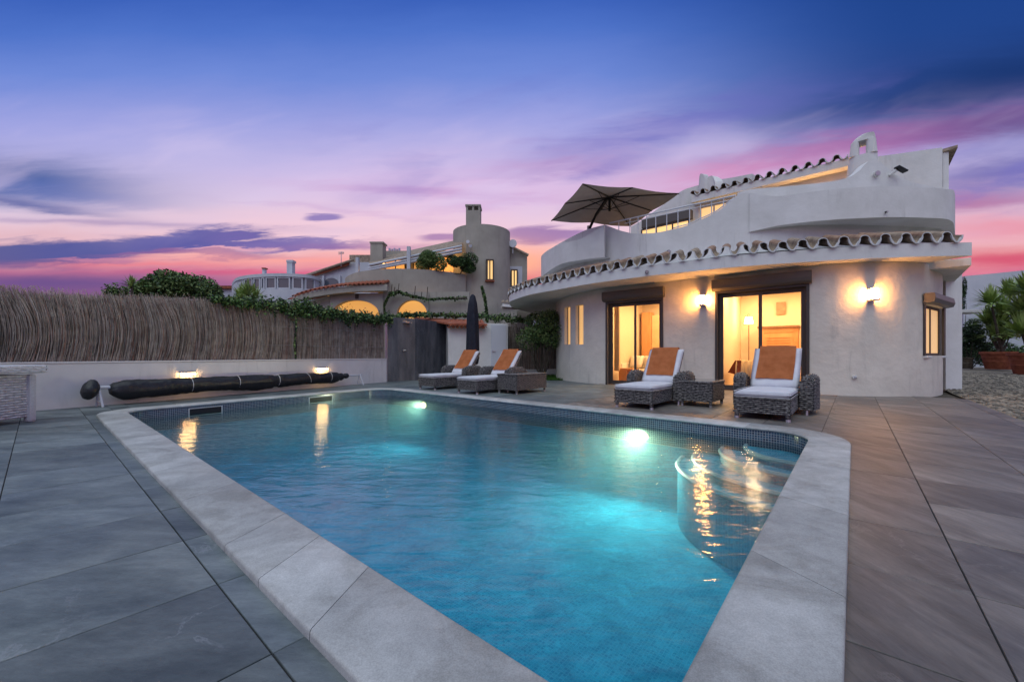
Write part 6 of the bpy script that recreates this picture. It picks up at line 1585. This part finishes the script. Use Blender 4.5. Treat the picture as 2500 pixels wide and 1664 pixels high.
while px_ < 1322: barrel(bm, V3(at(px_, 22.85), zt(741, 22.9)), Vector((0, .95, .22)), Vector((1, 0, 0)), 1.2, .10, 1, .02, 5); px_ += 9.5
build('rear_eave_tiles', bm, M['old_tile'], tw, recalc=False, kind='stuff')
# terrace pergola and lit room behind
lit_back = pbox('terrace_room_wall', 905, 1130, 612, 672, 26.5, .2, 'tan', tw)
for px0, px1, y0_, y1_ in ((916, 990, 632, 662), (1008, 1120, 626, 668)): pwindow(tw, px0, px1, y0_, y1_, 26.2, emis('terrace_window_glow', (1.0, .50, .14), .50), 3, 'frame_far', .07)
for q0, q1, yy0, yy1 in ((900, 1128, 647, 600), (900, 1128, 655, 607), (905, 1128, 640, 592), (900, 1128, 660, 614)):
    bm = bmesh.new(); d0, d1 = (23.8, 24.4) if yy0 > 646 else (25.6, 26); tube(bm, [V3(at(q0, d0), zt(yy0, d0)), V3(at(q1, d1), zt(yy1, d1))], .07, 6); build('pergola_beam', bm, M['house_white'], tw)
bm = bmesh.new(); q = [V3(at(900, 23.8), zt(648, 23.8)), V3(at(1128, 24.4), zt(598, 24.4)), V3(at(1128, 27), zt(585, 27)), V3(at(905, 26.8), zt(634, 26.8))]; f = [bm.verts.new(v_) for v_ in q]; k2 = [bm.verts.new(v_ + Vector((0, 0, .06))) for v_ in q]; bm.faces.new(f); bm.faces.new(k2)
for i in range(4): bm.faces.new((f[i], f[(i + 1) % 4], k2[(i + 1) % 4], k2[i]))
build('pergola_roof', bm, M['old_tile'], tw)
for a_, b_, y0_, y1_, d in ((993, 1001, 601, 660, 23.9), (868, 875, 628, 668, 23.9)): pbox('pergola_post', a_, b_, y0_, y1_, d, .2, 'house_white', tw)
pbox('side_chimney', 904, 934, 593, 650, 24.9, .7, 'tan', tw); pbox('chimney_cap', 902, 936, 589.5, 592.8, 24.85, .8, 'tan', tw)
for i in range(5):
    bm = bmesh.new(); x = 951 + i * 6; tube(bm, [V3(at(x, 27), zt(620, 27)), V3(at(x, 27), zt(606 + (i % 2) * 2, 27))], .075, 8); build('roof_vent', bm, M['steel'], tw)
bm = bmesh.new(); q = V3(at(1252, 26.5), zt(595, 26.5)); tube(bm, [q, q + Vector((0, -.12, 0))], .26, 16); tube(bm, [q + Vector((0, .05, -.2)), q + Vector((0, .1, -.6))], .04, 6); build('dish', bm, M['alu_white'], tw)
bm = bmesh.new(); q = V3(at(1143, 24.8), zt(592, 24.8)); tube(bm, [q, q + Vector((0, -.2, 0))], .11, 10); tube(bm, [q + Vector((.12, -.05, -.22)), q + Vector((.16, -.2, -.26))], .10, 10); build('wall_lights', bm, M['alu_white'], tw)
point('terrace_light', V3(at(945, 25), zt(640, 25)), 26, .10, (1.0, .55, .2), tw); point('terrace_light', V3(at(1080, 25.2), zt(636, 25.2)), 34, .10, (1.0, .55, .2), tw)
shrub('terrace_shrub', V3(at(1054, 23.9), zt(664, 23.9)), V3(at(1054, 23.9), zt(640, 23.9)), (1.0, .6, .78), 9000, .05, 'left rounded green shrub on the tan house terrace, before the lit window', 'shrub', 3, ('leafC', 'leafA', 'leafB'), (5, 4, 1), 8, 'shrubs on the tan house terrace')
shrub('terrace_shrub', V3(at(1124, 24.3), zt(668, 24.3)), V3(at(1124, 24.2), zt(646, 24.2)), (.98, .6, .80), 9000, .05, 'right darker shrub on the terrace beside the square chimney', 'shrub', 3, ('leafA', 'leafB', 'leafB'), (5, 4, 2), 8, 'shrubs on the tan house terrace')
ivy('climbing_vine', [(940, 22.1, 775, 10, .1), (938, 22.1, 745, 9, .1), (950, 22.1, 720, 8, .1), (975, 22.1, 713, 7, .1), (1005, 22.1, 722, 6, .1), (1045, 22.2, 731, 5, .1), (1090, 22.2, 728, 5, .1), (1140, 22.3, 727, 8, .1)], 1500, .06, 'bare-looking vine climbing round the lit arches of the tan house', 'vine')
ivy('climbing_vine', [(1176, 22.6, 700, 5, .15), (1184, 22.6, 730, 12, .2), (1188, 22.6, 760, 16, .2), (1190, 22.6, 780, 14, .2)], 1400, .08, 'dark ivy growing up the foot of the round tower', 'vine')
bm = bmesh.new(); vt = [V3(at(a, 22.2), zt(b, 22.2)) for a, b in ((940, 770), (937, 745), (948, 722), (970, 708), (985, 715), (1010, 724), (1045, 731), (1090, 729), (1140, 727))]; tube(bm, vt, .045, 6)
for a, y0_, y1_ in ((955, 716, 694), (962, 712, 700), (972, 710, 692), (1012, 724, 698), (1042, 730, 700), (1028, 728, 712)): tube(bm, [V3(at(a, 22.2), zt(y0_, 22.2)), V3(at(a + 2, 22.2), zt(y1_, 22.2))], .022, 5)
vb = build('vine_branch', bm, M['bark'], None); tag(vb, 'twisted bare vine branch over the lit arch of the tan house', 'branch')
# white house with glazed sun room
gh = empty('white_glazed_house', V3(at(665, 34), -.05), label='white flat-roofed neighbouring house with a curved glazed sun room', cat='house')
gp = [(566, 38), (576, 35.5), (600, 34.3), (640, 33.6), (690, 33.4), (740, 33.8), (772, 34.8), (790, 37)]
Gp = Path([tuple(at(a, b)) for a, b in gp]); zs_, zw0, zw1, zr = zt(740, 34), zt(706, 33.6), zt(676, 33.6), zt(668, 33.6)
strip('lower_wall', [(a, b, Y0 - (zw0 - EYE) / b * F, 900) for a, b in gp], M['house_white'], .3, gh)
strip('roof_band', [(a, b, Y0 - (zr - EYE) / b * F, Y0 - (zw1 - EYE) / b * F) for a, b in gp], M['house_white'], .3, gh)
def gpx(px_): x = Gp.of_px(px_, 0); return Gp.at(x) + Gp.nor(x) * .05, x
for a, b in ((577, 592), (594, 614), (617, 633), (635, 644), (647, 672), (675, 707), (713, 739), (746, 770)):
    pa_, _ = gpx(a); pb_, _ = gpx(b); Mx = frame2(pa_, pb_ - pa_, zw0 + .02); lit_window(gh, Mx, (pb_ - pa_).length, zw1 - zw0 - .04, M['house_white'], M['glass_blue'], 1, .10, depth=.15)
strip('window_band', [(a, b + .25, Y0 - (zw1 + .02 - EYE) / b * F, Y0 - (zw0 - .02 - EYE) / b * F) for a, b in gp], M['house_white'], .2, gh)
bm = bmesh.new(); tf = [Gp.at(Gp.L * i / 30) for i in range(31)]; bm.faces.new([bm.verts.new(V3(p, zr - .1)) for p in tf] + [bm.verts.new(V3(at(780, 40), zr - .1)), bm.verts.new(V3(at(575, 41), zr - .1))]); build('roof', bm, M['house_white'], gh)
pbox('chimney', 700, 713, 640, 672, 35, .5, 'house_white', gh); pbox('chimney_cap', 698.5, 714.5, 634, 639.8, 34.95, .6, 'house_white', gh, .03)
pbox('small_chimney', 640, 646, 656, 672, 35, .3, 'house_white', gh); pbox('chimney_cap', 638.5, 647.5, 653, 655.8, 34.9, .4, 'terracotta', gh)
# white house with sloping tile roof between the two
sr = empty('white_tiled_house', V3(at(830, 36), -.05), label='white house with a long sloping terracotta roof and an arched window', cat='house')
bm = bmesh.new(); dd = 36.0; f = [bm.verts.new((at(x, dd).x, dd, zt(y, dd))) for x, y in ((752, 900), (752, 671), (764, 668), (852, 640), (905, 640), (905, 900))]; k2 = [bm.verts.new((v_.co.x, dd + 4, v_.co.z)) for v_ in f]; bm.faces.new(f); bm.faces.new(k2)
for i in range(6): bm.faces.new((f[i], f[(i + 1) % 6], k2[(i + 1) % 6], k2[i]))
build('wall', bm, M['house_white'], sr)
bm = bmesh.new(); q = [V3(at(742, 35.7), zt(673, 35.7)), V3(at(853, 35.7), zt(637, 35.7)), V3(at(853, 39), zt(644, 39)), V3(at(742, 39), zt(670, 39))]; f = [bm.verts.new(v_) for v_ in q]; k2 = [bm.verts.new(v_ - Vector((0, 0, .35))) for v_ in q]; bm.faces.new(f); bm.faces.new(k2)
for i in range(4): bm.faces.new((f[i], f[(i + 1) % 4], k2[(i + 1) % 4], k2[i]))
build('roof', bm, M['terracotta'], sr)
for i in range(11):
    bm = bmesh.new(); t = i / 11; a = V3(at(744 + 109 * t, 35.6), zt(673 - 36 * t, 35.6)); tube(bm, [a, a + Vector((.75, 0, .24))], .11, 6); build('ridge_tile', bm, M['old_tile'], sr)
pbox('upper_band', 853, 960, 622, 655, 36.5, .5, 'old_tile', sr)
pbox('arched_window', 791, 826, 688, 708, 35.92, .06, 'glass_blue', sr)
bm = bmesh.new(); f = [bm.verts.new((at(x, 35.9).x, 35.93, zt(y, 35.9))) for x, y in [(791 + 35 * k_ / 12, 688 - 10 * math.sin(math.pi * k_ / 12) ** .6) for k_ in range(13)]]; bm.faces.new(f); build('arch_pane', bm, M['glass_blue'], sr)
pbox('column', 787, 790.5, 672, 708, 35.7, .25, 'house_white', sr); pbox('column', 826.5, 830, 672, 708, 35.7, .25, 'house_white', sr)
an = empty('roof_antenna', V3(at(833, 35.6), zt(645, 35.6)), label='thin television antenna on the sloping terracotta roof', cat='antenna')
bm = bmesh.new(); q = V3(at(833, 35.6), zt(650, 35.6)); tube(bm, [q, q + Vector((0, 0, 1.3))], .03, 5); build('mast', bm, M['steel'], an)
bm = bmesh.new()
for k_ in range(4): tube(bm, [q + Vector((-.25, .0, 1.05 + .07 * k_)), q + Vector((.25, 0, 1.12 + .05 * k_))], .018, 4)
build('elements', bm, M['steel'], an)
fh = empty('far_garden_wall', V3(at(1340, 40), -.05), label='pale distant wall with a dark roof line seen over the round bush', cat='wall')
pbox('wall', 1268, 1400, 741, 900, 40, .4, 'house_white', fh); pbox('roof_line', 1300, 1400, 757, 775, 39.4, .5, 'old_tile', fh)
hs_ = empty('distant_house', V3(at(545, 46), -.05), label='small distant white house with a red tiled roof left of the glazed house', cat='house')
pbox('wall', 532, 572, 704, 900, 46, 5, 'house_white', hs_); bm = bmesh.new(); box(bm, (at(526, 45.6).x, 45.6, zt(704, 45.6) + .01), (at(572, 45.6).x, 51, zt(697, 45.6))); build('roof', bm, M['terracotta'], hs_)
